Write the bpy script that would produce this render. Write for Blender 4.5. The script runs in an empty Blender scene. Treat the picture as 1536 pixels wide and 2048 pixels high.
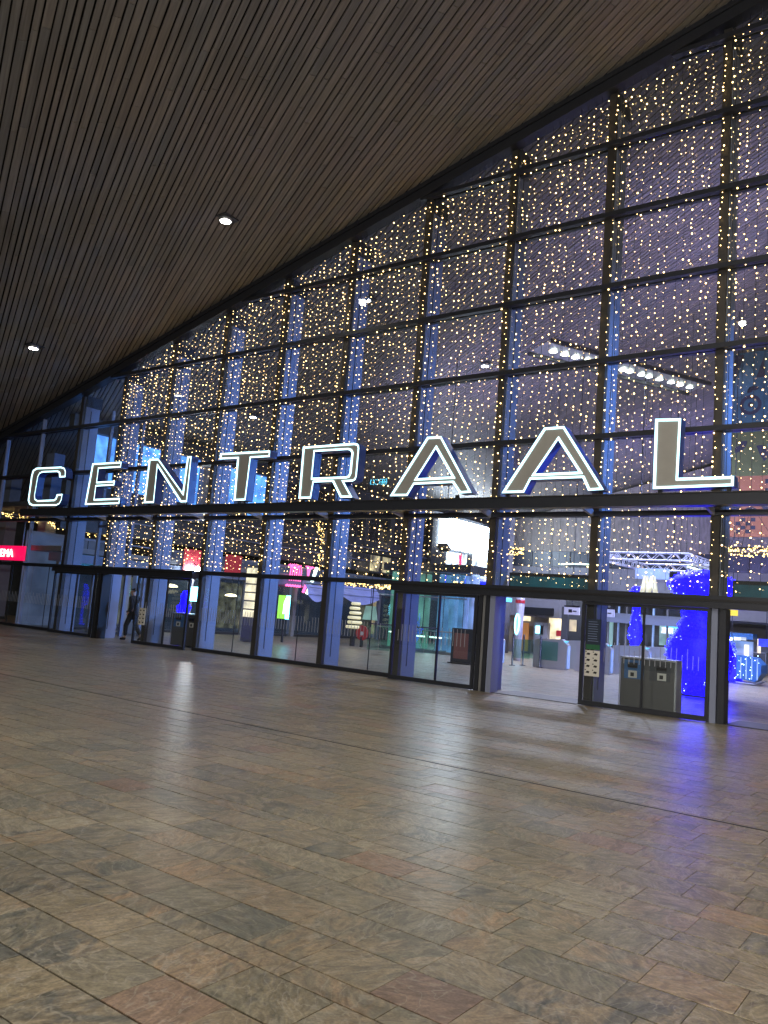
import bpy, bmesh, math, random
import numpy as np
from mathutils import Vector, Matrix

# ------------------------------------------------------------------ camera, world, sun, exposure
S = bpy.context.scene
col = S.collection
F_PX, YAW, PITCH, ROLL, DIST, EYE = 1621.5, math.radians(36.768), math.radians(7.047), math.radians(4.443), 16.898, 1.6
_f = Vector((-math.sin(YAW) * math.cos(PITCH), math.cos(YAW) * math.cos(PITCH), math.sin(PITCH)))
_r0 = Vector((math.cos(YAW), math.sin(YAW), 0))
_u0 = _r0.cross(_f)
CR = math.cos(ROLL) * _r0 + math.sin(ROLL) * _u0
CU = -math.sin(ROLL) * _r0 + math.cos(ROLL) * _u0
CF = _f
CPOS = Vector((0, -DIST, EYE))
cam_d = bpy.data.cameras.new('camera')
cam = bpy.data.objects.new('camera', cam_d)
col.objects.link(cam)
cam_d.sensor_fit = 'HORIZONTAL'
cam_d.sensor_width = 36.0
cam_d.lens = 36.0 * F_PX / 1536.0
cam_d.clip_start = 0.05
cam_d.clip_end = 3000
m = Matrix((CR, CU, -CF)).transposed().to_4x4()
m.translation = CPOS
cam.matrix_world = m
S.camera = cam

world = bpy.data.worlds.new('World')
S.world = world
world.use_nodes = True
wn = world.node_tree.nodes
sky = wn.new('ShaderNodeTexSky')
sky.sky_type = 'NISHITA'
sky.sun_disc = False
sky.sun_elevation = math.radians(-3.0)
sky.sun_rotation = math.radians(140)
wn['Background'].inputs['Strength'].default_value = 0.05
world.node_tree.links.new(sky.outputs[0], wn['Background'].inputs['Color'])
sd = bpy.data.lights.new('sun', 'SUN')
sd.energy = 0.01
sd.angle = math.radians(0.5)
sd.color = (0.8, 0.88, 1.0)
so = bpy.data.objects.new('sun', sd)
so.rotation_euler = (math.radians(50), 0, math.radians(140))
col.objects.link(so)
S.view_settings.view_transform = 'Standard'
S.view_settings.look = 'None'
S.view_settings.exposure = 0.22
S.view_settings.gamma = 1.0
cy = S.cycles
cy.use_denoising = True
cy.max_bounces = 7
cy.diffuse_bounces = 3
cy.glossy_bounces = 4
cy.transmission_bounces = 4
cy.transparent_max_bounces = 32
cy.sample_clamp_indirect = 4.0
cy.caustics_reflective = False
cy.caustics_refractive = False
cy.use_light_tree = True

rnd = random.Random(7)
R = math.radians

# ------------------------------------------------------------------ survey helpers (photo pixel -> point on a known plane)
def ray(x, y):
    return ((x - 768) / F_PX) * CR - ((y - 1024) / F_PX) * CU + CF
def onY(x, y, Y): d = ray(x, y); return CPOS + d * ((Y - CPOS.y) / d.y)
def onX(x, y, X): d = ray(x, y); return CPOS + d * ((X - CPOS.x) / d.x)
def onZ(x, y, Z=0.0): d = ray(x, y); return CPOS + d * ((Z - CPOS.z) / d.z)
def px(p):
    d = Vector(p) - CPOS
    z = d.dot(CF)
    return 768 + F_PX * d.dot(CR) / z, 1024 - F_PX * d.dot(CU) / z, z

# ------------------------------------------------------------------ materials
def newmat(name):
    mt = bpy.data.materials.new(name)
    mt.use_nodes = True
    nt = mt.node_tree
    return mt, nt.nodes, nt.links, nt.nodes['Principled BSDF']

def paint(name, c, rough=0.5, metal=0.0, var=0.12, scale=6.0, bump=0.0, coat=0.0):
    mt, n, l, b = newmat(name)
    tc = n.new('ShaderNodeTexCoord')
    ns = n.new('ShaderNodeTexNoise'); ns.inputs['Scale'].default_value = scale; ns.inputs['Detail'].default_value = 5
    l.new(tc.outputs['Object'], ns.inputs['Vector'])
    mx = n.new('ShaderNodeMix'); mx.data_type = 'RGBA'
    mx.inputs['A'].default_value = (*[v * (1 - var) for v in c], 1)
    mx.inputs['B'].default_value = (*[min(1, v * (1 + var)) for v in c], 1)
    l.new(ns.outputs['Fac'], mx.inputs['Factor'])
    l.new(mx.outputs['Result'], b.inputs['Base Color'])
    mr = n.new('ShaderNodeMapRange'); mr.inputs['To Min'].default_value = max(.02, rough - .08); mr.inputs['To Max'].default_value = min(1, rough + .08)
    l.new(ns.outputs['Fac'], mr.inputs['Value']); l.new(mr.outputs[0], b.inputs['Roughness'])
    b.inputs['Metallic'].default_value = metal
    b.inputs['Coat Weight'].default_value = coat
    if bump:
        bp = n.new('ShaderNodeBump'); bp.inputs['Strength'].default_value = bump; bp.inputs['Distance'].default_value = .01
        l.new(ns.outputs['Fac'], bp.inputs['Height']); l.new(bp.outputs[0], b.inputs['Normal'])
    return mt

def glow(name, c, strength, base=(.02, .02, .02), var=0.0, scale=3.0, sample=True):
    mt, n, l, b = newmat(name)
    b.inputs['Base Color'].default_value = (*base, 1)
    b.inputs['Emission Color'].default_value = (*c, 1)
    b.inputs['Emission Strength'].default_value = strength
    if var:
        tc = n.new('ShaderNodeTexCoord'); ns = n.new('ShaderNodeTexNoise'); ns.inputs['Scale'].default_value = scale
        l.new(tc.outputs['Object'], ns.inputs['Vector'])
        mr = n.new('ShaderNodeMapRange'); mr.inputs['From Min'].default_value = .3; mr.inputs['From Max'].default_value = .7
        mr.inputs['To Min'].default_value = strength * (1 - var); mr.inputs['To Max'].default_value = strength * (1 + var)
        l.new(ns.outputs['Fac'], mr.inputs['Value']); l.new(mr.outputs[0], b.inputs['Emission Strength'])
    if not sample:
        mt.cycles.emission_sampling = 'NONE'
    return mt

def glassmat(name, tint=(.93, .96, .97), ior=1.5, rough=0.0):
    mt = bpy.data.materials.new(name); mt.use_nodes = True
    n, l = mt.node_tree.nodes, mt.node_tree.links
    n.remove(n['Principled BSDF'])
    tr = n.new('ShaderNodeBsdfTransparent'); tr.inputs[0].default_value = (*tint, 1)
    gl = n.new('ShaderNodeBsdfGlossy'); gl.inputs['Roughness'].default_value = rough
    # Schlick reflectance of one face, the same from either side of the thin sheet
    geo = n.new('ShaderNodeNewGeometry')
    dt = n.new('ShaderNodeVectorMath'); dt.operation = 'DOT_PRODUCT'
    l.new(geo.outputs['Normal'], dt.inputs[0]); l.new(geo.outputs['Incoming'], dt.inputs[1])
    def mth(op, a, b):
        q = n.new('ShaderNodeMath'); q.operation = op
        for i, v in enumerate((a, b)):
            if isinstance(v, (int, float)): q.inputs[i].default_value = v
            else: l.new(v, q.inputs[i])
        return q
    ab = mth('ABSOLUTE', dt.outputs['Value'], 0); om = mth('SUBTRACT', 1.0, ab.outputs[0]); pw = mth('POWER', om.outputs[0], 5.0)
    f0 = ((ior - 1) / (ior + 1)) ** 2
    ml = mth('MULTIPLY', pw.outputs[0], 1 - f0); fr = mth('ADD', ml.outputs[0], f0)
    tc = n.new('ShaderNodeTexCoord'); ns = n.new('ShaderNodeTexNoise'); ns.inputs['Scale'].default_value = .8
    bp = n.new('ShaderNodeBump'); bp.inputs['Strength'].default_value = .004; bp.inputs['Distance'].default_value = .02
    l.new(tc.outputs['Object'], ns.inputs['Vector']); l.new(ns.outputs['Fac'], bp.inputs['Height']); l.new(bp.outputs[0], gl.inputs['Normal'])
    mx = n.new('ShaderNodeMixShader')
    l.new(fr.outputs[0], mx.inputs[0]); l.new(tr.outputs[0], mx.inputs[1]); l.new(gl.outputs[0], mx.inputs[2])
    df = n.new('ShaderNodeBsdfDiffuse'); df.inputs[0].default_value = (.8, .82, .85, 1)
    m2 = n.new('ShaderNodeMixShader'); m2.inputs[0].default_value = .012
    l.new(mx.outputs[0], m2.inputs[1]); l.new(df.outputs[0], m2.inputs[2])
    l.new(m2.outputs[0], n['Material Output'].inputs['Surface'])
    return mt

def stone_mat(name, per_object):
    """natural quartzite slabs: grey-green, brown and reddish, with swirling veins"""
    mt, n, l, b = newmat(name)
    geo = n.new('ShaderNodeNewGeometry')
    if per_object:
        oi = n.new('ShaderNodeObjectInfo'); rv = oi.outputs['Random']
    else:
        rv = geo.outputs['Random Per Island']
    def math_(op, a, bb=None):
        q = n.new('ShaderNodeMath'); q.operation = op
        if isinstance(a, (int, float)): q.inputs[0].default_value = a
        else: l.new(a, q.inputs[0])
        if bb is not None:
            if isinstance(bb, (int, float)): q.inputs[1].default_value = bb
            else: l.new(bb, q.inputs[1])
        return q.outputs[0]
    off = n.new('ShaderNodeCombineXYZ')
    l.new(math_('MULTIPLY', rv, 91.0), off.inputs[0]); l.new(math_('MULTIPLY', rv, 57.0), off.inputs[1]); l.new(math_('MULTIPLY', rv, 33.0), off.inputs[2])
    va = n.new('ShaderNodeVectorMath'); va.operation = 'ADD'
    l.new(geo.outputs['Position'], va.inputs[0]); l.new(off.outputs[0], va.inputs[1])
    vr = n.new('ShaderNodeVectorRotate'); vr.rotation_type = 'Z_AXIS'
    l.new(va.outputs[0], vr.inputs['Vector']); l.new(math_('MULTIPLY', rv, 6.0), vr.inputs['Angle'])
    vs = n.new('ShaderNodeVectorMath'); vs.operation = 'MULTIPLY'; vs.inputs[1].default_value = (1.0, 1.7, 1.0)
    l.new(vr.outputs[0], vs.inputs[0])
    n1 = n.new('ShaderNodeTexNoise'); n1.inputs['Scale'].default_value = 2.6; n1.inputs['Detail'].default_value = 7; n1.inputs['Roughness'].default_value = .62; n1.inputs['Distortion'].default_value = 1.6
    l.new(vs.outputs[0], n1.inputs['Vector'])
    n2 = n.new('ShaderNodeTexNoise'); n2.inputs['Scale'].default_value = 75; n2.inputs['Detail'].default_value = 4
    l.new(va.outputs[0], n2.inputs['Vector'])
    # two tones per stone, marbled into each other
    w = n.new('ShaderNodeTexWhiteNoise'); w.noise_dimensions = '1D'; l.new(rv, w.inputs['W'])
    sp = n.new('ShaderNodeSeparateColor'); l.new(w.outputs['Color'], sp.inputs[0])
    def tone(src, cols):
        rp = n.new('ShaderNodeValToRGB'); l.new(src, rp.inputs[0]); el = rp.color_ramp.elements
        el[0].position = 0; el[0].color = (*cols[0], 1); el[1].position = 1; el[1].color = (*cols[-1], 1)
        for i, c in enumerate(cols[1:-1]):
            e = el.new((i + 1) / (len(cols) - 1)); e.color = (*c, 1)
        return rp
    ta = tone(sp.outputs[0], [(0.179, 0.153, 0.101), (0.223, 0.181, 0.118), (0.155, 0.140, 0.099), (0.242, 0.181, 0.113), (0.194, 0.167, 0.113), (0.228, 0.172, 0.105), (0.165, 0.149, 0.109), (0.209, 0.177, 0.122)])
    tb = tone(sp.outputs[1], [(0.126, 0.121, 0.088), (0.252, 0.205, 0.134), (0.112, 0.112, 0.088), (0.272, 0.186, 0.109), (0.145, 0.140, 0.105), (0.194, 0.163, 0.105), (0.097, 0.098, 0.084), (0.252, 0.219, 0.151)])
    r1 = n.new('ShaderNodeMapRange'); r1.interpolation_type = 'SMOOTHSTEP'; r1.inputs['From Min'].default_value = .40; r1.inputs['From Max'].default_value = .62
    l.new(n1.outputs['Fac'], r1.inputs['Value'])
    m1 = n.new('ShaderNodeMix'); m1.data_type = 'RGBA'; l.new(r1.outputs[0], m1.inputs['Factor']); l.new(ta.outputs[0], m1.inputs['A']); l.new(tb.outputs[0], m1.inputs['B'])
    # a few plain red slabs
    red = math_('GREATER_THAN', sp.outputs[2], .982)
    mrd = n.new('ShaderNodeMix'); mrd.data_type = 'RGBA'; l.new(math_('MULTIPLY', red, .6), mrd.inputs['Factor']); l.new(m1.outputs['Result'], mrd.inputs['A']); mrd.inputs['B'].default_value = (.20, .115, .08, 1)
    # dark slaty blotches
    nd = n.new('ShaderNodeTexNoise'); nd.inputs['Scale'].default_value = 3.4; nd.inputs['Detail'].default_value = 4; nd.inputs['Distortion'].default_value = .8
    l.new(vr.outputs[0], nd.inputs['Vector'])
    rd = n.new('ShaderNodeMapRange'); rd.interpolation_type = 'SMOOTHSTEP'; rd.inputs['From Min'].default_value = .63; rd.inputs['From Max'].default_value = .72; rd.inputs['To Max'].default_value = .65
    l.new(nd.outputs['Fac'], rd.inputs['Value'])
    mdk = n.new('ShaderNodeMix'); mdk.data_type = 'RGBA'; l.new(rd.outputs[0], mdk.inputs['Factor']); l.new(mrd.outputs['Result'], mdk.inputs['A']); mdk.inputs['B'].default_value = (.07, .072, .072, 1)
    # fine swirling grain
    vg = n.new('ShaderNodeVectorMath'); vg.operation = 'MULTIPLY'; vg.inputs[1].default_value = (1.8, 4.2, 1.0); l.new(vr.outputs[0], vg.inputs[0])
    ng = n.new('ShaderNodeTexNoise'); ng.inputs['Scale'].default_value = 3.0; ng.inputs['Detail'].default_value = 6; ng.inputs['Roughness'].default_value = .6; ng.inputs['Distortion'].default_value = 2.2
    l.new(vg.outputs[0], ng.inputs['Vector'])
    rgr = n.new('ShaderNodeMapRange'); rgr.inputs['From Min'].default_value = .3; rgr.inputs['From Max'].default_value = .7; rgr.inputs['To Min'].default_value = .50; rgr.inputs['To Max'].default_value = 1.5
    l.new(ng.outputs['Fac'], rgr.inputs['Value'])
    m2 = n.new('ShaderNodeMix'); m2.data_type = 'RGBA'; m2.blend_type = 'MULTIPLY'; m2.inputs['Factor'].default_value = 1
    l.new(mdk.outputs['Result'], m2.inputs['A']); l.new(rgr.outputs[0], m2.inputs['B'])
    rg = n.new('ShaderNodeMapRange'); rg.inputs['From Min'].default_value = .3; rg.inputs['From Max'].default_value = .7; rg.inputs['To Min'].default_value = .78; rg.inputs['To Max'].default_value = 1.24
    l.new(n2.outputs['Fac'], rg.inputs['Value'])
    # pale curling veins
    nv = n.new('ShaderNodeTexNoise'); nv.inputs['Scale'].default_value = 2.1; nv.inputs['Detail'].default_value = 3; nv.inputs['Distortion'].default_value = 1.8
    l.new(vs.outputs[0], nv.inputs['Vector'])
    rdg = math_('ABSOLUTE', math_('SUBTRACT', nv.outputs['Fac'], .5))
    rvn = n.new('ShaderNodeMapRange'); rvn.interpolation_type = 'SMOOTHSTEP'; rvn.inputs['From Min'].default_value = 0; rvn.inputs['From Max'].default_value = .022; rvn.inputs['To Min'].default_value = .45; rvn.inputs['To Max'].default_value = 0
    l.new(rdg, rvn.inputs['Value'])
    mv = n.new('ShaderNodeMix'); mv.data_type = 'RGBA'; l.new(rvn.outputs[0], mv.inputs['Factor']); l.new(m2.outputs['Result'], mv.inputs['A']); mv.inputs['B'].default_value = (.33, .30, .24, 1)
    m3 = n.new('ShaderNodeMix'); m3.data_type = 'RGBA'; m3.blend_type = 'MULTIPLY'; m3.inputs['Factor'].default_value = 1
    l.new(mv.outputs['Result'], m3.inputs['A']); l.new(rg.outputs[0], m3.inputs['B'])
    # broad trodden dirt, crossing the slabs
    n4 = n.new('ShaderNodeTexNoise'); n4.inputs['Scale'].default_value = .55; n4.inputs['Detail'].default_value = 4
    l.new(geo.outputs['Position'], n4.inputs['Vector'])
    rg4 = n.new('ShaderNodeMapRange'); rg4.inputs['From Min'].default_value = .3; rg4.inputs['From Max'].default_value = .7; rg4.inputs['To Min'].default_value = .82; rg4.inputs['To Max'].default_value = 1.1
    l.new(n4.outputs['Fac'], rg4.inputs['Value'])
    m4 = n.new('ShaderNodeMix'); m4.data_type = 'RGBA'; m4.blend_type = 'MULTIPLY'; m4.inputs['Factor'].default_value = 1
    l.new(m3.outputs['Result'], m4.inputs['A']); l.new(rg4.outputs[0], m4.inputs['B'])
    l.new(m4.outputs['Result'], b.inputs['Base Color'])
    mr = n.new('ShaderNodeMapRange'); mr.inputs['To Min'].default_value = .27; mr.inputs['To Max'].default_value = .46
    l.new(n1.outputs['Fac'], mr.inputs['Value']); l.new(mr.outputs[0], b.inputs['Roughness'])
    b.inputs['Specular IOR Level'].default_value = .5
    ad = n.new('ShaderNodeMath'); ad.operation = 'ADD'
    l.new(n1.outputs['Fac'], ad.inputs[0]); l.new(math_('MULTIPLY', n2.outputs['Fac'], .25), ad.inputs[1])
    bp = n.new('ShaderNodeBump'); bp.inputs['Strength'].default_value = .14; bp.inputs['Distance'].default_value = .012
    l.new(ad.outputs[0], bp.inputs['Height']); l.new(bp.outputs[0], b.inputs['Normal'])
    return mt

def wood_mat(name, per_object):
    mt, n, l, b = newmat(name)
    geo = n.new('ShaderNodeNewGeometry')
    if per_object:
        oi = n.new('ShaderNodeObjectInfo'); rv = oi.outputs['Random']
    else:
        rv = geo.outputs['Random Per Island']
    vr = n.new('ShaderNodeVectorRotate'); vr.rotation_type = 'Z_AXIS'; vr.inputs['Angle'].default_value = -math.atan2(.386, -.8937)
    l.new(geo.outputs['Position'], vr.inputs['Vector'])
    vs = n.new('ShaderNodeVectorMath'); vs.operation = 'MULTIPLY'; vs.inputs[1].default_value = (.35, 9, 1)
    l.new(vr.outputs[0], vs.inputs[0])
    ns = n.new('ShaderNodeTexNoise'); ns.inputs['Scale'].default_value = 2.0; ns.inputs['Detail'].default_value = 5
    l.new(vs.outputs[0], ns.inputs['Vector'])
    rp = n.new('ShaderNodeValToRGB'); l.new(rv, rp.inputs[0])
    el = rp.color_ramp.elements
    el[0].position = 0; el[0].color = (.172, .158, .145, 1); el[1].position = 1; el[1].color = (.150, .144, .137, 1)
    for p, c in ((.2, (.20, .177, .156)), (.4, (.156, .152, .146)), (.6, (.212, .19, .168)), (.8, (.168, .148, .130))):
        e = el.new(p); e.color = (*c, 1)
    mr = n.new('ShaderNodeMapRange'); mr.inputs['From Min'].default_value = .3; mr.inputs['From Max'].default_value = .7
    mr.inputs['To Min'].default_value = .74; mr.inputs['To Max'].default_value = 1.2
    l.new(ns.outputs['Fac'], mr.inputs['Value'])
    mx = n.new('ShaderNodeMix'); mx.data_type = 'RGBA'; mx.blend_type = 'MULTIPLY'; mx.inputs['Factor'].default_value = 1
    l.new(rp.outputs[0], mx.inputs['A']); l.new(mr.outputs[0], mx.inputs['B'])
    # patches where the cladding has weathered differently
    n4 = n.new('ShaderNodeTexNoise'); n4.inputs['Scale'].default_value = .35; n4.inputs['Detail'].default_value = 3
    l.new(geo.outputs['Position'], n4.inputs['Vector'])
    r4 = n.new('ShaderNodeValToRGB'); l.new(n4.outputs['Fac'], r4.inputs[0])
    r4.color_ramp.elements[0].position = .35; r4.color_ramp.elements[0].color = (1.05, 1.08, 1.1, 1)
    r4.color_ramp.elements[1].position = .65; r4.color_ramp.elements[1].color = (1.2, 1.14, 1.08, 1)
    m4 = n.new('ShaderNodeMix'); m4.data_type = 'RGBA'; m4.blend_type = 'MULTIPLY'; m4.inputs['Factor'].default_value = 1
    l.new(mx.outputs['Result'], m4.inputs['A']); l.new(r4.outputs[0], m4.inputs['B'])
    l.new(m4.outputs['Result'], b.inputs['Base Color'])
    b.inputs['Roughness'].default_value = .6
    return mt

M = {}
M['stone'] = stone_mat('stone', False)
M['stone_one'] = stone_mat('stone single', True)
M['wood'] = wood_mat('wood', False)
M['wood_one'] = wood_mat('wood single', True)
M['joint'] = paint('joint', (.018, .016, .013), .95)
M['void'] = paint('ceiling void', (.012, .011, .010), .9)
M['asphalt'] = paint('asphalt', (.05, .05, .052), .85, scale=40, bump=.3)
M['dark'] = paint('dark steel', (.030, .033, .042), .42, .3)
M['darkbrown'] = paint('bronze mullion', (.042, .040, .038), .5, .2)
M['steel'] = paint('painted steel', (.20, .225, .32), .5, 0, .06)
M['alu'] = paint('brushed aluminium', (.45, .46, .48), .35, .8)
M['stainless'] = paint('stainless', (.55, .56, .58), .34, .75, .04)
M['glass'] = glassmat('glass')
M['greenglass'] = glassmat('green glass', (.72, .90, .85))
M['darkglass'] = glassmat('dark glass', (.45, .52, .56))
M['bulb'] = glow('warm bulb', (1, .66, .25), 9)
M['bulb2'] = glow('warm garland bulb', (1, .62, .18), 8)
M['lamp'] = glow('lamp lens', (1, .97, .90), 30)
M['lamp2'] = glow('spotlight lens', (.95, 1, .92), 9)
M['troughmetal'] = paint('trough lining', (.40, .42, .38), .4, .3)
M['brightlamp'] = glow('very bright lamp', (.85, .95, 1), 160)
M['lampwarm'] = glow('warm lamp lens', (1, .86, .5), 4)
M['neon'] = glow('neon border', (.60, .96, 1.0), 2.6)
M['letterface'] = paint('letter face', (.30, .288, .26), .6, 0, .08)
M['letterside'] = paint('letter side', (.02, .06, .30), .4)  # blue paint stands in for the neon glow on the sides
M['wire'] = paint('wire', (.02, .02, .015), .6)
M['skin'] = paint('skin', (.32, .20, .14), .5)
M['cloth'] = paint('dark cloth', (.012, .013, .016), .85, bump=.2, scale=30)
M['hair'] = paint('hair', (.012, .009, .007), .6)
M['binbody'] = paint('bin body', (.09, .088, .088), .45, .2)
M['binblue'] = paint('bin blue', (.03, .12, .30), .45)
M['white'] = paint('white print', (.7, .7, .7), .6)
M['frit'] = paint('frit marking', (.30, .31, .34), .7)
M['paper'] = paint('paper', (.6, .58, .52), .7)
M['board'] = paint('board blue black', (.018, .028, .05), .4)
M['green'] = paint('green band', (.02, .11, .05), .5)
M['black'] = paint('black', (.01, .01, .012), .5)
M['blueled'] = glow('blue led body', (.0022, .0, 1.0), 5.0, var=.7, scale=22)
M['bluebulb'] = glow('blue led bulbs', (.0015, .0, 1.0), 12)
M['bluedim'] = glow('blue led mesh', (.02, .01, 1.0), .8, base=(.02, .02, .3), var=.5, scale=6)
M['sparkle'] = glow('led sparkle', (.55, .75, 1), 9)
M['plaster'] = paint('plaster', (.22, .22, .24), .7)
M['darkwall'] = paint('dark cladding', (.055, .058, .065), .6)
M['teal'] = glow('teal display', (.0, .12, .16), .35, var=.7, scale=1.2)
M['bluewin'] = glow('blue lit window', (.10, .32, 1.0), 1.7, var=.45, scale=2.2)
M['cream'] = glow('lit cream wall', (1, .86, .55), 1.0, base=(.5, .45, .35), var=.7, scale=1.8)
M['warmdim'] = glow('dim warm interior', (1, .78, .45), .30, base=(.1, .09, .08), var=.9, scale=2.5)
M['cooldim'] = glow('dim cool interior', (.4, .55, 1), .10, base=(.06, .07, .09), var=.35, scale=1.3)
M['red'] = glow('red sign box', (1, .0, .09), 1.25)
M['signwhite'] = glow('sign letters', (1, .95, .98), 4)
M['pink'] = glow('pink neon', (1, .12, .38), 2.6)
M['whiteneon'] = glow('white neon', (.8, 1, .9), 3.2)
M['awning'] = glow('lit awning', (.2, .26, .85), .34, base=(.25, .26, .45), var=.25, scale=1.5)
M['redfascia'] = glow('red fascia', (.7, .03, .06), .28, base=(.3, .02, .03))
M['bluefascia'] = paint('blue grey fascia', (.16, .2, .32), .5)
M['screen'] = glow('led screen', (.75, .86, 1), 36)
M['screenblue'] = glow('led screen blue', (.01, .02, 1), 2.2, var=.6, scale=2)
M['screenred'] = glow('led screen red', (1, .05, .25), 1.6)
M['screenpic'] = glow('led screen picture', (.7, .8, 1), 2.6, var=.75, scale=1.6)
M['poster'] = glow('green poster', (.35, .9, .08), 1.3)
M['postercyan'] = glow('cyan poster', (.2, .75, 1), 8)
M['cyan'] = glow('cyan led', (.12, .55, 1), 1.8)
M['turq'] = glow('turquoise sign', (.1, .7, 1), 15)
M['tube'] = glow('greenish lit tube', (.38, .75, .66), .30, base=(.25, .3, .3), var=.6, scale=1.5)
M['tubeblue'] = glow('bluish lit tube', (.2, .4, .95), .42, base=(.3, .35, .45), var=.6, scale=1.5)
M['yellow'] = glow('yellow sign', (1, .8, .0), .9)
M['mcream'] = glow('cream metro letter', (.9, .8, .42), .38, base=(.7, .65, .4))
M['truss'] = paint('truss white', (.6, .6, .66), .4, .3)
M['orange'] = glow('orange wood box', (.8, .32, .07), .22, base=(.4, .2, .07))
M['magenta'] = paint('red brown print', (.22, .09, .09), .6)
M['redthing'] = paint('red plastic', (.5, .03, .04), .4)
M['mteal'] = paint('mural teal', (.04, .12, .155), .7)
M['molive'] = paint('mural olive', (.12, .135, .045), .7)
M['morange'] = paint('mural orange', (.38, .135, .065), .7)
M['mdark'] = paint('mural navy', (.03, .03, .055), .7)
M['mteal2'] = paint('mural light teal', (.09, .2, .24), .7)
M['officewall'] = paint('office cladding', (.2, .21, .23), .6)
M['officewin'] = glow('office window', (1, .86, .6), .35, var=.6, scale=.3)
M['greenled'] = glow('green led line', (.1, 1, .5), 1.6)
M['warmstrip'] = glow('warm upper level', (1, .82, .42), .5, base=(.3, .25, .2), var=.95, scale=1.1)
M['fleece'] = glow('cream lit rings', (1, .88, .55), .55, base=(.6, .55, .35))  # slight glow put into the cream to brighten the rings

# ------------------------------------------------------------------ mesh helpers
class MB:
    def __init__(s): s.v = []; s.f = []
    def add(s, vs, fs):
        o = len(s.v); s.v += [tuple(v) for v in vs]; s.f += [tuple(i + o for i in f) for f in fs]; return s
    def box(s, x0, x1, y0, y1, z0, z1):
        return s.add([(x0, y0, z0), (x1, y0, z0), (x1, y1, z0), (x0, y1, z0), (x0, y0, z1), (x1, y0, z1), (x1, y1, z1), (x0, y1, z1)],
                     [(3, 2, 1, 0), (4, 5, 6, 7), (0, 1, 5, 4), (1, 2, 6, 5), (2, 3, 7, 6), (3, 0, 4, 7)])
    def bar(s, a, b, w, h=None, up=(0, 0, 1)):
        h = h or w; a = Vector(a); b = Vector(b); d = (b - a).normalized(); up = Vector(up)
        if abs(d.dot(up)) > .98: up = Vector((1, 0, 0))
        r = d.cross(up).normalized(); u = r.cross(d)
        vs = []
        for p in (a, b):
            for i, j in ((-1, -1), (1, -1), (1, 1), (-1, 1)): vs.append(p + r * (i * w / 2) + u * (j * h / 2))
        return s.add(vs, [(3, 2, 1, 0), (4, 5, 6, 7), (0, 1, 5, 4), (1, 2, 6, 5), (2, 3, 7, 6), (3, 0, 4, 7)])
    def tube(s, pts, r, n=8, cap=True):
        pts = [Vector(p) for p in pts]; rs = r if isinstance(r, (list, tuple)) else [r] * len(pts); base = len(s.v)
        for i, p in enumerate(pts):
            d = (pts[min(i + 1, len(pts) - 1)] - pts[max(i - 1, 0)]).normalized()
            up = Vector((0, 0, 1)) if abs(d.z) < .9 else Vector((1, 0, 0))
            a = d.cross(up).normalized(); b = d.cross(a)
            for k in range(n):
                t = 2 * math.pi * k / n; s.v.append(tuple(p + (a * math.cos(t) + b * math.sin(t)) * rs[i]))
        for i in range(len(pts) - 1):
            for k in range(n):
                s.f.append((base + i * n + k, base + i * n + (k + 1) % n, base + (i + 1) * n + (k + 1) % n, base + (i + 1) * n + k))
        if cap:
            s.f.append(tuple(base + k for k in range(n))[::-1]); s.f.append(tuple(base + (len(pts) - 1) * n + k for k in range(n)))
        return s
    def lathe(s, c, prof, n=24, wob=0.0):
        base = len(s.v); c = Vector(c)
        for r, z in prof:
            for k in range(n):
                t = 2 * math.pi * k / n; q = r * (1 + wob * math.sin(5 * t + z * 7) + wob * (rnd.random() - .5))
                s.v.append((c.x + q * math.cos(t), c.y + q * math.sin(t), c.z + z))
        for i in range(len(prof) - 1):
            for k in range(n): s.f.append((base + i * n + k, base + i * n + (k + 1) % n, base + (i + 1) * n + (k + 1) % n, base + (i + 1) * n + k))
        s.f.append(tuple(base + k for k in range(n))[::-1]); s.f.append(tuple(base + (len(prof) - 1) * n + k for k in range(n)))
        return s
    def ico(s, c, r):
        o = len(s.v)
        s.v += [(c[0] + r * a, c[1] + r * b, c[2] + r * d) for a, b, d in ICO_V]; s.f += [tuple(i + o for i in f) for f in ICO_F]; return s
    def prism(s, poly, y0, y1):
        """poly in (x,z), extruded along y"""
        n = len(poly)
        return s.add([(p[0], y0, p[1]) for p in poly] + [(p[0], y1, p[1]) for p in poly],
                     [tuple(range(n)), tuple(range(2 * n - 1, n - 1, -1))] + [(i, n + i, n + (i + 1) % n, (i + 1) % n) for i in range(n)])
    def mesh(s, name, mat, smooth=False):
        me = bpy.data.meshes.new(name); me.from_pydata(s.v, [], s.f); me.materials.append(mat)
        bm = bmesh.new(); bm.from_mesh(me); bmesh.ops.recalc_face_normals(bm, faces=bm.faces); bm.to_mesh(me); bm.free()
        if smooth: me.polygons.foreach_set('use_smooth', [True] * len(me.polygons))
        me.update(); return me
    def build(s, name, mat, parent=None, smooth=False):
        o = bpy.data.objects.new(name, s.mesh(name, mat, smooth)); col.objects.link(o)
        if parent: o.parent = parent
        return o
_t = (1 + 5 ** .5) / 2; _q = (1 + _t * _t) ** .5
ICO_V = [(a / _q, b / _q, c / _q) for a, b, c in ((-1, _t, 0), (1, _t, 0), (-1, -_t, 0), (1, -_t, 0), (0, -1, _t), (0, 1, _t), (0, -1, -_t), (0, 1, -_t), (_t, 0, -1), (_t, 0, 1), (-_t, 0, -1), (-_t, 0, 1))]
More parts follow.
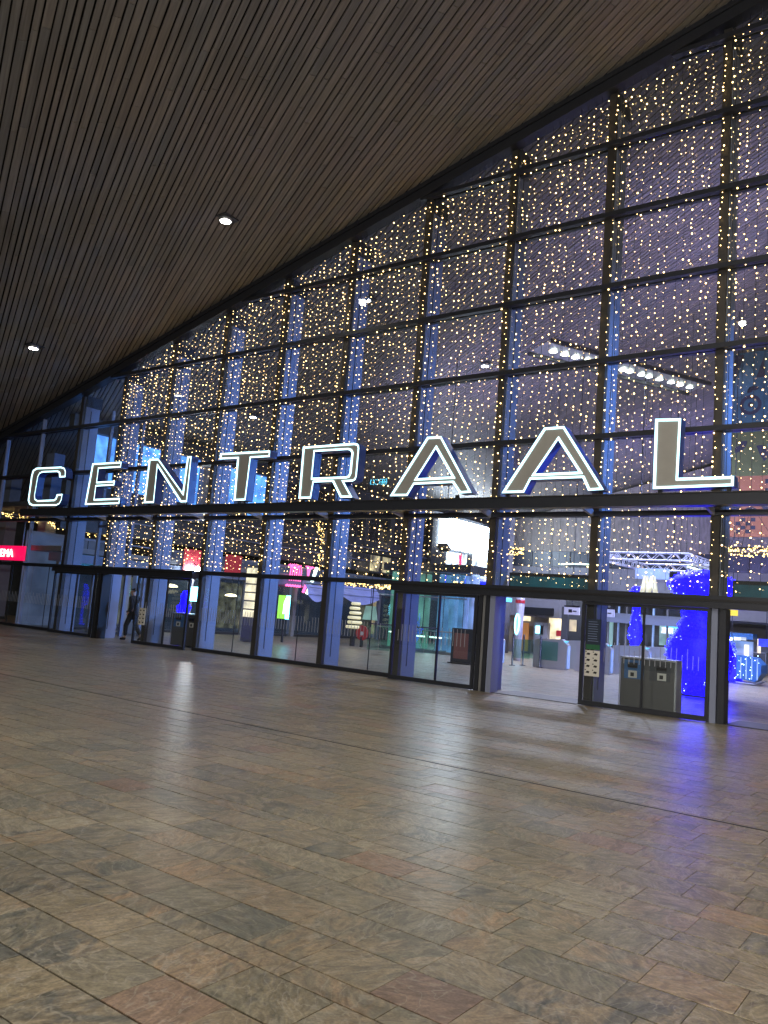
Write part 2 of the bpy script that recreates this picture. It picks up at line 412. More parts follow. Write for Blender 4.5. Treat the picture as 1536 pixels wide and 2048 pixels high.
ICO_F = [(0, 11, 5), (0, 5, 1), (0, 1, 7), (0, 7, 10), (0, 10, 11), (1, 5, 9), (5, 11, 4), (11, 10, 2), (10, 7, 6), (7, 1, 8), (3, 9, 4), (3, 4, 2), (3, 2, 6), (3, 6, 8), (3, 8, 9), (4, 9, 5), (2, 4, 11), (6, 2, 10), (8, 6, 7), (9, 8, 1)]

def box(x0, x1, y0, y1, z0, z1): return MB().box(x0, x1, y0, y1, z0, z1)
def tag(o, label=None, cat=None, group=None, kind=None):
    if label: o['label'] = label
    if cat: o['category'] = cat
    if group: o['group'] = group
    if kind: o['kind'] = kind
    return o
def thing(name, label, cat, group=None, loc=(0, 0, 0)):
    o = bpy.data.objects.new(name, None); o.empty_display_size = .2; o.location = loc; col.objects.link(o)
    return tag(o, label, cat, group)
def text_mesh(name, body, size, mat, parent=None, depth=.02, align='CENTER'):
    c = bpy.data.curves.new(name, 'FONT'); c.body = body; c.size = size; c.extrude = depth; c.align_x = align; c.resolution_u = 3
    t = bpy.data.objects.new(name + '_tmp', c); col.objects.link(t)
    me = bpy.data.meshes.new_from_object(t.evaluated_get(bpy.context.evaluated_depsgraph_get()))
    bpy.data.objects.remove(t); me.name = name; me.materials.clear(); me.materials.append(mat)
    o = bpy.data.objects.new(name, me); col.objects.link(o)
    if parent: o.parent = parent
    return o
def copy_tree(o, parent=None):
    c = o.copy(); col.objects.link(c); c.parent = parent
    for ch in list(o.children): copy_tree(ch, c)
    return c
def lamp(kind, loc, energy, color, aim=None, size=.1, cone=120, blend=.8, name='light', parent=None):
    d = bpy.data.lights.new(name, kind); d.energy = energy; d.color = color
    if kind == 'SPOT': d.spot_size = R(cone); d.spot_blend = blend
    d.shadow_soft_size = size
    o = bpy.data.objects.new(name, d); o.location = loc
    if aim is not None: o.rotation_euler = (Vector(aim) - Vector(loc)).to_track_quat('-Z', 'Y').to_euler()
    col.objects.link(o)
    if parent: o.parent = parent
    return o

# ------------------------------------------------------------------ dimensions of the facade
K0, KS = -4.3215, 2.5219                       # first column and column spacing along the facade
def KX(k): return K0 - k * KS
ZL = [0, 2.37, 4.08, 5.81, 7.54, 9.26, 10.98, 12.72, 14.46, 16.2]
def zroof(x, y=0): return 16.3 + .263 * x + .0173 * y

# ------------------------------------------------------------------ ground and paving
g = MB().add([(-900, -900, -.06), (900, -900, -.06), (900, 900, -.06), (-900, 900, -.06)], [(0, 1, 2, 3)]).build('ground', M['asphalt'])
tag(g, kind='structure')
pav = box(-46, 14, -30, 40, -.058, -.012).build('paving', M['joint']); tag(pav, kind='structure')

rows = []
y = -19.2; prev = 0
while y < 34:
    w = rnd.choice([.33, .33, .35, .165, .33, .165, .30])
    if prev < .2 and w < .2: w = .33
    rows.append((y, w)); y += w; prev = w
stones = []
for y, w in rows:
    x = -41 + rnd.random()
    xr = 9 if y < 3 else 3
    while x < xr:
        L = rnd.choice([.38, .38, .38, .31, .42, .28, .46, .52])
        if abs(y + w / 2 + 9.05) > .0: stones.append((x, y, L, w))
        x += L
G = .0028
def stone_vis(st):
    x, y, L, w = st
    u, v, z = px((x + L / 2, y + w / 2, 0))
    if z < .3 or not (-60 < u < 1596) or not (1000 < v < 2120): return -1
    return 1 / z
order = sorted(range(len(stones)), key=lambda i: -stone_vis(stones[i]))
single = set(i for i in order[:300] if stone_vis(stones[i]) > 0)
unit = {}
big = MB()
for i, (x, y, L, w) in enumerate(stones):
    G = rnd.choice([.0008, .0012, .002]); GR = rnd.choice([.0032, .0045, .0058])
    dz = rnd.uniform(-.0010, .0006)
    if i in single:
        key = (round(L, 2), w, G, GR)
        if key not in unit:
            c = .0012
            l2, w2 = L / 2 - G, w / 2 - GR
            mb = MB().add([(-l2, -w2, -.05), (l2, -w2, -.05), (l2, w2, -.05), (-l2, w2, -.05), (-l2, -w2, -c), (l2, -w2, -c), (l2, w2, -c), (-l2, w2, -c),
                           (-l2 + c, -w2 + c, 0), (l2 - c, -w2 + c, 0), (l2 - c, w2 - c, 0), (-l2 + c, w2 - c, 0)],
                          [(8, 9, 10, 11)] + [(a, (a + 1) % 4, 4 + (a + 1) % 4, 4 + a) for a in range(4)] + [(4 + a, 4 + (a + 1) % 4, 8 + (a + 1) % 4, 8 + a) for a in range(4)])
            unit[key] = mb.mesh('paving_stone', M['stone_one'])
        o = bpy.data.objects.new('paving_stone', unit[key]); o.location = (x + L / 2, y + w / 2, dz)
        o.rotation_euler = (rnd.uniform(-.002, .002), rnd.uniform(-.002, .002), rnd.uniform(-.002, .002))
        col.objects.link(o); o.parent = pav
    else:
        x0, x1, y0, y1 = x + G, x + L - G, y + GR, y + w - GR
        t = [dz + rnd.uniform(-.0008, .0008) for _ in range(4)]
        big.add([(x0, y0, -.03), (x1, y0, -.03), (x1, y1, -.03), (x0, y1, -.03), (x0, y0, t[0]), (x1, y0, t[1]), (x1, y1, t[2]), (x0, y1, t[3])],
                [(4, 5, 6, 7), (0, 1, 5, 4), (1, 2, 6, 5), (2, 3, 7, 6), (3, 0, 4, 7)])
tag(big.build('stone_field', M['stone'], pav), kind='stuff')
d = box(-45, 13, -9.07, -9.045, -.01, .003).build('drain_slot', M['black']); tag(d, kind='structure')

# ------------------------------------------------------------------ timber ceiling
ceil = thing('ceiling', None, None); tag(ceil, kind='structure')
def cz(x, y, o=0): return zroof(x, y) + o
def edge_y(x): return -14 - (x + 30) * .4
outline = [(-40, edge_y(-40)), (14, edge_y(14)), (14, 39), (-40, 39)]
MB().add([(x, y, cz(x, y, .16)) for x, y in outline] + [(x, y, cz(x, y, .5)) for x, y in outline],
         [(0, 1, 2, 3), (7, 6, 5, 4), (0, 1, 5, 4), (1, 2, 6, 5), (2, 3, 7, 6), (3, 0, 4, 7)]).build('backing', M['void'], ceil)
sx, sy = -.8937, .386
nrm = math.hypot(sx, sy); sx /= nrm; sy /= nrm            # along the boards, in plan
qx, qy = -sy, sx
qx, qy = (qx, qy) if qy > 0 else (-qx, -qy)               # across the boards
def clip_t(s0):
    """range of t along the strip inside the ceiling outline"""
    lo, hi = -200, 200
    pts = outline; n = len(pts)
    for i in range(n):
        ax, ay = pts[i]; bx, by = pts[(i + 1) % n]
        nx, ny = -(by - ay), bx - ax                      # inward for ccw
        den = nx * sx + ny * sy; num = nx * (qx * s0 - ax) + ny * (qy * s0 - ay)
        if abs(den) < 1e-9:
            if num < 0: return None
        else:
            t = -num / den
            if den > 0: lo = max(lo, t)
            else: hi = min(hi, t)
    return (lo, hi) if hi - lo > .5 else None
boards = []
s = -42.0
while s < 52:
    w = rnd.choice([.12, .15, .12, .17, .10, .15])
    rg = clip_t(s + w / 2)
    if rg:
        t = rg[0] + .1 - rnd.random() * 3
        while t < rg[1]:
            L = rnd.uniform(2.2, 4.4)
            a, b_ = max(t, rg[0]), min(t + L - .014, rg[1])
            if b_ - a > .2: boards.append((s, w, a, b_))
            t += L
    s += w + rnd.uniform(.032, .044)
def bvis(bd):
    s, w, a, b_ = bd
    t = (a + b_) / 2; x, y = qx * s + sx * t, qy * s + sy * t
    u, v, z = px((x, y, cz(x, y)))
    if z < 1 or not (-80 < u < 1600) or not (-80 < v < 1100): return -1
    return (b_ - a) * w / z ** 2 * (3 if y < 0 else 1)
order = sorted(range(len(boards)), key=lambda i: -bvis(boards[i]))
single = set(order[:300])
allb = MB()
TH = .04
for i, (s, w, a, b_) in enumerate(boards):
    c = [(qx * ss + sx * t, qy * ss + sy * t) for ss, t in ((s, a), (s + w, a), (s + w, b_), (s, b_))]
    o_ = rnd.uniform(-.004, .004)
    vs = [(x, y, cz(x, y, o_)) for x, y in c] + [(x, y, cz(x, y, o_ + TH)) for x, y in c]
    fs = [(0, 1, 2, 3), (0, 4, 5, 1), (1, 5, 6, 2), (2, 6, 7, 3), (3, 7, 4, 0)]
    if i in single: MB().add(vs, fs).build('ceiling_board', M['wood_one'], ceil)
    else: allb.add(vs, fs)
tag(allb.build('board_field', M['wood'], ceil), kind='stuff')

# ------------------------------------------------------------------ glazed front
fac = thing('glass_facade', 'tall glazed station front with dark mullions rising to the sloping timber roof', 'facade', loc=(-17, 0, 0))
INV = Matrix.Translation((17, 0, 0))
def part(mb, name, mat, parent=fac, smooth=False):
    o = mb.build(name, mat, parent, smooth)
    if parent is fac: o.matrix_parent_inverse = INV
    return o
for k in range(-1, 13):
    X = KX(k); zt = zroof(X) - .46
    if k >= 10:
        part(box(X - .025, X + .025, -.03, .12, .0, zt), 'mullion', M['steel']); continue
    mu = part(box(X - .085, X + .085, -.03, .09, .0, zt), 'mullion', M['darkbrown'])
    cl = part(MB().prism([(X - .10, 0), (X + .10, 0), (X + .10, zt - .35), (X - .10, zt - .38)], .092, .68), 'column', M['steel'])
    part(MB().box(X - .13, X + .13, .092, .74, zt - .37, zt + .05), 'top_bracket', M['dark'], cl)
    part(box(X + .1005, X + .106, .30, .33, .3, zt - .5), 'cable_slot', M['dark'], cl)
XL, XR = KX(12) - .2, KX(-2)
for j in range(1, 9):
    z = ZL[j]; xs = max(XL, (z - 15.9) / .263)
    h = .055 if j > 1 else .06
    part(MB().box(xs, XR, -.17, -.035, z - h, z + h), 'transom', M['dark'])
    part(MB().box(xs, XR, .095, .20, z - .03, z + .03), 'inner_rail', M['dark'])
zb = .42
def roofbeam(x0, x1, y0, y1):
    return MB().add([(x0, y0, zroof(x0) - zb), (x1, y0, zroof(x1) - zb), (x1, y1, zroof(x1) - zb), (x0, y1, zroof(x0) - zb),
                     (x0, y0, zroof(x0) + .1), (x1, y0, zroof(x1) + .1), (x1, y1, zroof(x1) + .1), (x0, y1, zroof(x0) + .1)],
                    [(3, 2, 1, 0), (4, 5, 6, 7), (0, 1, 5, 4), (1, 2, 6, 5), (2, 3, 7, 6), (3, 0, 4, 7)])
part(roofbeam(-40, XR, -.22, .10), 'roof_beam', M['dark'])
part(MB().add(*(lambda b: (b.v, b.f))(MB().bar((-40, -.25, zroof(-40) - .12), (XR, -.25, zroof(XR) - .12), .05, .09))), 'roof_beam_flange', M['dark'])
def clip_roof(poly):
    out = []
    f = lambda p: (zroof(p[0]) - .40) - p[1]
    for i in range(len(poly)):
        a, b_ = poly[i], poly[(i + 1) % len(poly)]; fa, fb = f(a), f(b_)
        if fa >= 0: out.append(a)
        if fa * fb < 0:
            t = fa / (fa - fb); out.append((a[0] + (b_[0] - a[0]) * t, a[1] + (b_[1] - a[1]) * t))
    return out
OPEN = {0, 2, 8}          # bay to the right of column k left open (doors); bay k = between column k and k-1
LEAF = {1, 3, 7, 9}
for k in range(0, 13):
    x0, x1 = KX(k) + .02, KX(k - 1) - .02
    for j in range(0, 9):
        z0, z1 = ZL[j] + (.09 if j == 0 else .01), ZL[j + 1] - .01
        if j == 0:
            if k in OPEN or k in LEAF: continue
            xm = (x0 + x1) / 2 + .35
            for a, b_ in ((x0, xm - .008), (xm + .008, x1)):
                part(MB().prism([(a, z0), (b_, z0), (b_, z1), (a, z1)], .03, .05), 'pane', M['glass'])
            part(box(xm - .007, xm + .007, .028, .052, z0, z1), 'gasket', M['black'])
        else:
            pl = clip_roof([(x0, z0), (x1, z0), (x1, z1), (x0, z1)])
            if len(pl) > 2 and max(p[1] for p in pl) - min(p[1] for p in pl) > .1:
                part(MB().prism(pl, .03, .05), 'pane', M['glass'])
    if k not in OPEN and k not in LEAF:
        part(box(x0 - .02, x1 + .02, -.06, .10, 0, .10), 'base_rail', M['dark'])
        fr = MB(); xx = x0 + .12
        while xx < x1 - .1: fr.box(xx, xx + .012, .022, .028, .92, 1.32 if rnd.random() < .7 else 1.2); xx += .105
        part(fr, 'safety_marking', M['frit'])

# ------------------------------------------------------------------ door portals and sliding leaves
def portal(name, label, x0, x1, posts):
    t = thing(name, label, 'door portal', 'automatic door portals', (x0, -.3, 0)); inv = Matrix.Translation((-x0, .3, 0))
    def p(mb, nm, mat):
        o = mb.build(nm, mat, t); o.matrix_parent_inverse = inv; return o
    p(box(x0, x1, -.46, -.19, 2.17, 2.41), 'header', M['dark'])
    p(box(x0 + .02, x1 - .02, -.475, -.462, 2.30, 2.345), 'header_trim', M['black'])
    for a, b_, mt in posts: p(box(a, b_, -.40, -.06, 0, 2.169), 'post', M[mt])
    return t
portal('door_portal', 'long dark door header below the letters A and L', -11.9, KX(-1) - .2, [(-9.40, -9.30, 'dark'), (-9.28, -9.22, 'alu'), (-9.21, -9.12, 'dark'), (-9.10, -8.97, 'steel'), (-4.245, -4.13, 'steel'), (-4.10, -3.98, 'dark')])
portal('door_portal', 'dark door header where a person walks through', -26.95, -19.35, [(-24.22, -24.06, 'dark'), (-24.02, -23.92, 'black')])
def leaf(x0, x1, label, stile=None, yy=-.40):
    t = thing('sliding_door_leaf', label, 'door', 'sliding door leaves', (x0, yy, 0)); inv = Matrix.Translation((-x0, -yy, 0))
    def p(mb, nm, mat, par=t):
        o = mb.build(nm, mat, par); o.matrix_parent_inverse = inv if par is t else Matrix(); return o
    w = .075
    p(MB().box(x0, x0 + w, yy - .03, yy + .03, .012, 2.165), 'stile', M['dark'])
    p(MB().box(x1 - w, x1, yy - .03, yy + .03, .012, 2.165), 'stile', M['dark'])
    p(MB().box(x0 + w, x1 - w, yy - .03, yy + .03, .012, .11), 'bottom_rail', M['dark'])
    p(MB().box(x0 + w, x1 - w, yy - .03, yy + .03, 2.10, 2.165), 'top_rail', M['dark'])
    edges = [x0 + w] + ([stile] if stile else []) + [x1 - w]
    if stile: p(MB().box(stile - .02, stile + .02, yy - .025, yy + .025, .11, 2.10), 'meeting_stile', M['dark'])
    for a, b_ in zip(edges[:-1], edges[1:]):
        p(MB().box(a + (.02 if a == stile else 0), b_ - (.02 if b_ == stile else 0), yy - .008, yy + .008, .11, 2.10), 'pane', M['glass'])
    fr = MB(); xx = x0 + .2
    while xx < x1 - .2: fr.box(xx, xx + .012, yy - .014, yy - .0085, .95, 1.35 if rnd.random() < .7 else 1.22); xx += .105
    p(fr, 'safety_marking', M['frit'])
    return t
leaf(-6.87, -4.25, 'glazed sliding door leaf in front of the double waste bin, under the letter L', -5.55)
leaf(-11.80, -9.42, 'glazed sliding door leaf in front of the framed notice board', -10.45)
leaf(-22.0, -19.45, 'glazed sliding door leaf beside the walking person', -20.5)
leaf(-26.8, -24.28, 'dark glazed sliding door leaf under the letters C and E', -25.4)
mat_ = box(-8.93, -6.92, -.42, .75, .004, .014).build('door_mat', M['darkwall']); tag(mat_, 'dark ribbed mat on the floor in the open doorway between the letters A', 'mat')
mat_ = box(-3.95, -1.9, -.42, .75, .004, .014).build('door_mat', M['darkwall']); tag(mat_, 'dark ribbed mat in the doorway beyond the letter L', 'mat')

# ------------------------------------------------------------------ letters on their beam
beam = thing('sign_beam', 'long dark steel beam carrying the big letters across the front', 'beam', loc=(-15, -.9, 4.1))
binv = Matrix.Translation((15, .9, -4.1))
def bpart(mb, nm, mat):
    o = mb.build(nm, mat, beam); o.matrix_parent_inverse = binv
bpart(MB().box(-28.6, XR, -1.03, -.77, 4.10, 4.335), 'beam', M['dark'])
bpart(MB().box(-28.6, XR, -1.05, -.75, 4.337, 4.352), 'top_plate', M['darkbrown'])
for k in range(-1, 10):
    X = KX(k)
    bpart(MB().add([(X - .03, -.76, 4.12), (X + .03, -.76, 4.12), (X + .03, -.18, 4.02), (X - .03, -.18, 4.02), (X - .03, -.76, 4.30), (X + .03, -.76, 4.30), (X + .03, -.18, 4.16), (X - .03, -.18, 4.16)],
                   [(3, 2, 1, 0), (4, 5, 6, 7), (0, 1, 5, 4), (1, 2, 6, 5), (2, 3, 7, 6), (3, 0, 4, 7)]), 'bracket', M['steel'])
c1 = lambda x, y: (x / 2.954, 780 + y / 2.954)
c2 = lambda x, y: (480 + x / 2.954, 820 + y / 2.954)
c3 = lambda x, y: (960 + x / 2.667, 780 + y / 2.667)
c8 = lambda x, y: (1010 + x / 7.68, 800 + y / 7.68)
def arc(cx, cy, rx, ry, a0, a1, n=5): return [(cx + rx * math.cos(R(a0 + (a1 - a0) * i / n)), cy + ry * math.sin(R(a0 + (a1 - a0) * i / n))) for i in range(n + 1)]
LET = []
LET.append(('C', [c1(*p) for p in ((215, 463), (362, 456), (382, 464), (390, 482), (388, 521), (350, 523), (348, 497), (338, 490), (252, 493), (236, 500), (226, 518), (207, 628), (209, 646), (222, 655), (318, 651), (328, 643), (335, 620), (371, 617), (365, 655), (352, 680), (332, 690), (194, 691), (173, 682), (164, 658), (184, 512), (194, 478))], []))
LET.append(('E', [c1(*p) for p in ((545, 440), (720, 430), (715, 466), (584, 474), (575, 546), (681, 540), (676, 570), (569, 576), (560, 646), (711, 640), (706, 677), (500, 683))], []))
LET.append(('N', [c1(*p) for p in ((880, 413), (937, 411), (1078, 602), (1106, 398), (1134, 397), (1106, 663), (1066, 664), (932, 462), (911, 668), (849, 669))], []))
LET.append(('T', [(440, 908.6), (541, 903), (540, 916.6), (502, 918.8), (491.8, 1001), (467, 1002), (474, 920), (439, 921.5)], []))
LET.append(('R', [c2(*p) for p in ((370, 230), (672, 208), (692, 211), (704, 222), (706, 240), (692, 398), (684, 420), (668, 430), (618, 433), (668, 521), (592, 522), (545, 432), (437, 436), (421, 527), (345, 528))],
            [c2(*p) for p in ((443, 262), (636, 251), (650, 255), (657, 268), (645, 380), (638, 394), (624, 398), (429, 406))]))
LET.append(('A', [c2(*p) for p in ((1105, 172), (1190, 168), (1372, 496), (1296, 501), (1254, 440), (1030, 450), (990, 515), (882, 516))], [c2(*p) for p in ((1157, 245), (1248, 400), (1050, 410))]))
LET.append(('A', [c8(*p) for p in ((600, 455), (912, 432), (1530, 1390), (1275, 1405), (1187, 1215), (402, 1240), (297, 1434), (-62, 1442))], [c8(*p) for p in ((816, 655), (1120, 1110), (475, 1140))]))
LET.append(('L', [c3(*p) for p in ((933, 155), (1076, 152), (1060, 468), (1358, 458), (1356, 516), (920, 532))], []))
YF = -.92
def to_plane(poly):
    pts = [onY(x, y, YF) for x, y in poly]; return [(p.x, p.z) for p in pts]
def area(p): return .5 * sum(p[i][0] * p[(i + 1) % len(p)][1] - p[(i + 1) % len(p)][0] * p[i][1] for i in range(len(p)))
def inset(poly, d):
    """offset to the left of travel (inward for ccw)"""
    n = len(poly); out = []
    for i in range(n):
        p0, p1, p2 = (Vector(poly[(i + j) % n]) for j in (-1, 0, 1))
        a = (p1 - p0).normalized(); b_ = (p2 - p1).normalized()
        na = Vector((-a.y, a.x)); nb = Vector((-b_.y, b_.x)); h = (na + nb)
        h = h / max(.35, h.length_squared / 2) if h.length > 1e-6 else na
        out.append(tuple(p1 + h * d))
    return out
def ring(mb, o, i, y):
    n = len(o); mb.add([(p[0], y, p[1]) for p in o] + [(p[0], y, p[1]) for p in i], [(k, (k + 1) % n, n + (k + 1) % n, n + k) for k in range(n)])
def wallring(mb, o, y0, y1):
    n = len(o); mb.add([(p[0], y0, p[1]) for p in o] + [(p[0], y1, p[1]) for p in o], [(k, (k + 1) % n, n + (k + 1) % n, n + k) for k in range(n)])
def face_mesh(name, outer, hole, y, mat, parent):
    bm = bmesh.new(); es = []
    for lp in [outer] + ([hole] if hole else []):
        vs = [bm.verts.new((p[0], y, p[1])) for p in lp]
        es += [bm.edges.new((vs[i], vs[(i + 1) % len(vs)])) for i in range(len(vs))]
    bmesh.ops.triangle_fill(bm, use_beauty=True, use_dissolve=False, edges=es)
    me = bpy.data.meshes.new(name); bm.to_mesh(me); bm.free(); me.materials.append(mat)
    o = bpy.data.objects.new(name, me); col.objects.link(o); o.parent = parent; return o
NOTE = {'C': 'big illuminated letter C at the low end of the beam', 'E': 'big illuminated letter E between C and N', 'N': 'big illuminated letter N between E and T', 'T': 'big illuminated letter T beside the R',
        'R': 'big illuminated letter R between T and A', 'L': 'big illuminated letter L at the high end of the word'}
seenA = 0
for ch, outer, hole in LET:
    po = to_plane(outer); ph = to_plane(hole) if hole else None
    zmin = min(p[1] for p in po); zmax = max(p[1] for p in po); sc = 1.455 / (zmax - zmin)
    fix = lambda p: (p[0], 4.445 + (p[1] - zmin) * sc)
    po = [fix(p) for p in po]; ph = [fix(p) for p in ph] if ph else None
    if area(po) < 0: po.reverse()
    if ph and area(ph) > 0: ph.reverse()
    lab = NOTE.get(ch)
    if ch == 'A':
        lab = ('big illuminated letter A right after the R', 'big illuminated letter A right before the L')[seenA]; seenA += 1
    xc = sum(p[0] for p in po) / len(po)
    t = thing('sign_letter', lab, 'letter', 'illuminated letters spelling the station name', (xc, -.9, 4.352)); inv = Matrix.Translation((-xc, .9, -4.352))
    W = .056
    ri = inset(po, W); rh = inset(ph, W) if ph else None
    ro = inset(po, .008); rho = inset(ph, .008) if ph else None
    f = face_mesh('face', ri, rh, YF + .012, M['letterface'], t); f.matrix_parent_inverse = inv
    nb = MB(); ring(nb, ro, ri, YF - .004); wallring(nb, ri, YF - .004, YF + .03)
    if ph: ring(nb, rho, rh, YF - .004); wallring(nb, rh, YF - .004, YF + .03)
    o = nb.build('neon_border', M['neon'], t); o.matrix_parent_inverse = inv
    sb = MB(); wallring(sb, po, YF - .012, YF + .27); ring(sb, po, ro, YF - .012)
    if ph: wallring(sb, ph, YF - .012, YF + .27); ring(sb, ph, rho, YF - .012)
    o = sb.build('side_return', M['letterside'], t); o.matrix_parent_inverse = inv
    f = face_mesh('back_plate', po, ph, YF + .268, M['dark'], t); f.matrix_parent_inverse = inv
    base = [p for p in po if p[1] < 4.47]; xa, xb = min(p[0] for p in base), max(p[0] for p in base)
    for xx in (xa + .12, xb - .12):
        o = MB().box(xx - .035, xx + .035, YF + .08, YF + .16, 4.3525, 4.46).build('foot', M['dark'], t); o.matrix_parent_inverse = inv

# ------------------------------------------------------------------ fairy light strands
BAYNAME = {0: 'beyond the letter L', 1: 'behind the letter L', 2: 'between the two letters A', 3: 'behind the first letter A', 4: 'above the letter R',
           5: 'between the letters T and R', 6: 'above the letter T', 7: 'above the letter N', 8: 'beside the letter E'}
for k in range(0, 9):
    x0 = KX(k) + .03
    n = 14
    for i in range(n):
        X = x0 + (i + .5 + rnd.uniform(-.25, .25)) * KS / n
        if X > KX(-1) + .9: continue
        zt = zroof(X) - .50 - rnd.random() * .22
        zbm = 2.44 + rnd.random() * .12
        Y0 = -.105
        t = thing('light_strand', 'hanging strand of warm fairy lights ' + BAYNAME[k], 'fairy lights', 'strands in the bay ' + BAYNAME[k], (X, Y0, zt))
        MB().tube([(0, 0, zroof(X) - .44 - zt), (0, 0, zbm - zt)], .0035, 4, False).build('wire', M['wire'], t)
        b = MB(); z = -rnd.random() * .2; ph = rnd.random()
        while z > zbm - zt:
            if rnd.random() > .10:
                b.ico((rnd.uniform(-.03, .03), rnd.uniform(-.012, .012), z), rnd.choice([.007, .009, .011, .013, .018]))
            z -= rnd.uniform(.08, .24)
        tag(b.build('bulbs', M['bulb'], t), kind='stuff')

# ------------------------------------------------------------------ downlights in the timber ceiling
def downlight(x, y, label, watts, color=(1, .94, .86), cone=150, group='ceiling downlights'):
    z = zroof(x, y)
    t = thing('downlight', label, 'lamp', group, (x, y, z))
    MB().lathe((0, 0, -.10), [(.17, 0), (.19, .012), (.19, .10)], 20).build('housing', M['alu'], t, True)
    MB().lathe((0, 0, -.112), [(.02, 0), (.14, .004), (.145, .011)], 20).build('lens', M['lamp'], t, True)
    MB().box(-.26, .26, -.26, .26, -.035, -.012).build('plate', M['dark'], t)
    lamp('SPOT', (0, 0, -.16), watts, color, None, .12, cone, .6, 'bulb_light', t)
    return t
downlight(-25.5, -3.03, 'lit round downlight in the outdoor ceiling above the letter C', 130)
downlight(-16.5, -3.03, 'lit round downlight in the outdoor ceiling nearest the letter T', 200)
for x, y, w in ((-7.5, -15.5, 700), (.5, -10.5, 2600), (2.5, -15.5, 2600), (-5, -20, 900), (5, -5, 1300)):
    downlight(x, y, 'lit round downlight in the outdoor ceiling over the square', w)
for x, y, lab in ((-16.55, 3.33, 'lit round downlight behind the glass above the letter R'), (-16.57, 11.47, 'lit round downlight behind the glass above the first letter A'),
                  (-25.6, 7.3, 'lit round downlight behind the glass above the letter T'), (-25.77, 3.15, 'lit round downlight behind the glass above the letter N')):
    downlight(x, y, lab, 160, (.55, .68, 1))

for x, y, h, w, lab in ((3, -31, 5.2, 7500, 'unseen fill lamp added out on the square'), (15, -25, 5.2, 6000, 'unseen fill lamp added at the side of the square'), (-3, -42, 5.2, 6000, 'unseen fill lamp added far out on the square')):  # lamps added behind the camera to brighten the outdoor ceiling
    t = thing('fill_lamp', lab, 'fill lamp', 'added fill lamps on the square', (x, y, 0))
    MB().lathe((0, 0, 0), [(.14, 0), (.14, .3), (.07, .35), (.05, h - .2)], 12).build('pole', M['dark'], t, True)
    MB().lathe((0, 0, h - .2), [(.06, 0), (.22, .05), (.26, .22)], 16).build('globe', M['lampwarm'], t, True); MB().lathe((0, 0, h + .03), [(.28, 0), (.3, .03), (.08, .12)], 16).build('cap', M['dark'], t, True)
    lamp('POINT', (0, 0, h - .35), w, (1, .93, .84), None, .25, name='lamp_light', parent=t)

# trough of spotlights let into the hall ceiling
A_, B_ = Vector((-14.28, 11.8, 0)), Vector((-11.15, 23.15, 0))
tr = thing('spotlight_trough', 'long recessed trough with a row of bright spotlights in the hall ceiling', 'lamp', loc=(A_.x, A_.y, zroof(A_.x, A_.y)))
dr = (B_ - A_); Ln = dr.length; dr = dr.normalized(); pr_ = Vector((dr.y, -dr.x, 0))
def tp(u, v, o):
    p = A_ + dr * u + pr_ * v; return (p.x, p.y, zroof(p.x, p.y) + o)
inv = Matrix.Translation((-A_.x, -A_.y, -zroof(A_.x, A_.y)))
def tpart(mb, nm, mat, parent=tr):
    o = mb.build(nm, mat, tr); o.matrix_parent_inverse = inv
hw = .62
for v0, v1 in ((-hw, -hw + .07), (hw - .07, hw)):
    tpart(MB().add([tp(0, v0, -.16), tp(Ln, v0, -.16), tp(Ln, v1, -.16), tp(0, v1, -.16), tp(0, v0, .02), tp(Ln, v0, .02), tp(Ln, v1, .02), tp(0, v1, .02)],
                   [(3, 2, 1, 0), (4, 5, 6, 7), (0, 1, 5, 4), (1, 2, 6, 5), (2, 3, 7, 6), (3, 0, 4, 7)]), 'side_rail', M['dark'])
tpart(MB().add([tp(.02, -hw + .07, -.02), tp(Ln, -hw + .07, -.02), tp(Ln, hw - .07, -.02), tp(.02, hw - .07, -.02)], [(0, 1, 2, 3)]), 'reflector', M['troughmetal'])
for i in range(14):
    u = .9 + (Ln - 1.8) * i / 13 + rnd.uniform(-.2, .2); c = tp(u, -.12, -.06)
    tpart(MB().lathe(c, [(.03, -.010), (.16, -.006), (.17, .0), (.165, .012)], 14), 'spotlight', M['lamp2'])
for u in (1.5, 5.8, 10.2): lamp('SPOT', tp(u, 0, -.25), 5200, (.72, .77, 1), (tp(u, 0, 0)[0] - .5, tp(u, 0, 0)[1] - 1.5, 0), .25, 130, .7, 'spot_light')

# blue floodlights that wash the columns and the ceiling
def flood(loc, aim, watts, color, label, cone=120):
    t = thing('floodlight', label, 'floodlight', 'blue hall floodlights', loc)
    rot = (Vector(aim) - Vector(loc)).to_track_quat('-Z', 'Y').to_euler()
    o = MB().add(*(lambda b: (b.v, b.f))(MB().box(-.22, .22, -.16, .16, .03, .2))).build('housing', M['dark'], t); o.rotation_euler = rot
    o = MB().box(-.19, .19, -.13, .13, .022, .029).build('lens', M['cyan'], t); o.rotation_euler = rot
    o = MB().tube([(0, 0, .1), (0, 0, max(.2, zroof(loc[0], loc[1]) - loc[2]))], .02, 6).build('drop_rod', M['dark'], t)
    l_ = lamp('SPOT', (0, 0, 0), watts, color, None, .2, cone, .9, 'flood_light', t); l_.rotation_euler = rot
BL = (.12, .35, 1.0)
flood((1.5, 4.5, 7.0), (-12, .7, 5.4), 9000, BL, 'blue floodlight hung in the hall to the right of the doors', 58)
flood((-4.3, 12, 6.6), (-20, .8, 4.2), 7500, BL, 'blue floodlight hung in the hall aiming at the far columns', 46)
flood((-4, 6, 6.5), (-8, 12, 15), 5600, (.50, .43, 1.0), 'violet floodlight washing the ceiling above the doors', 125)
flood((-13, 26, 4.8), (-15, 33, 11), 7500, (.42, .36, 1.0), 'violet floodlight washing the hall ceiling at the back', 165)
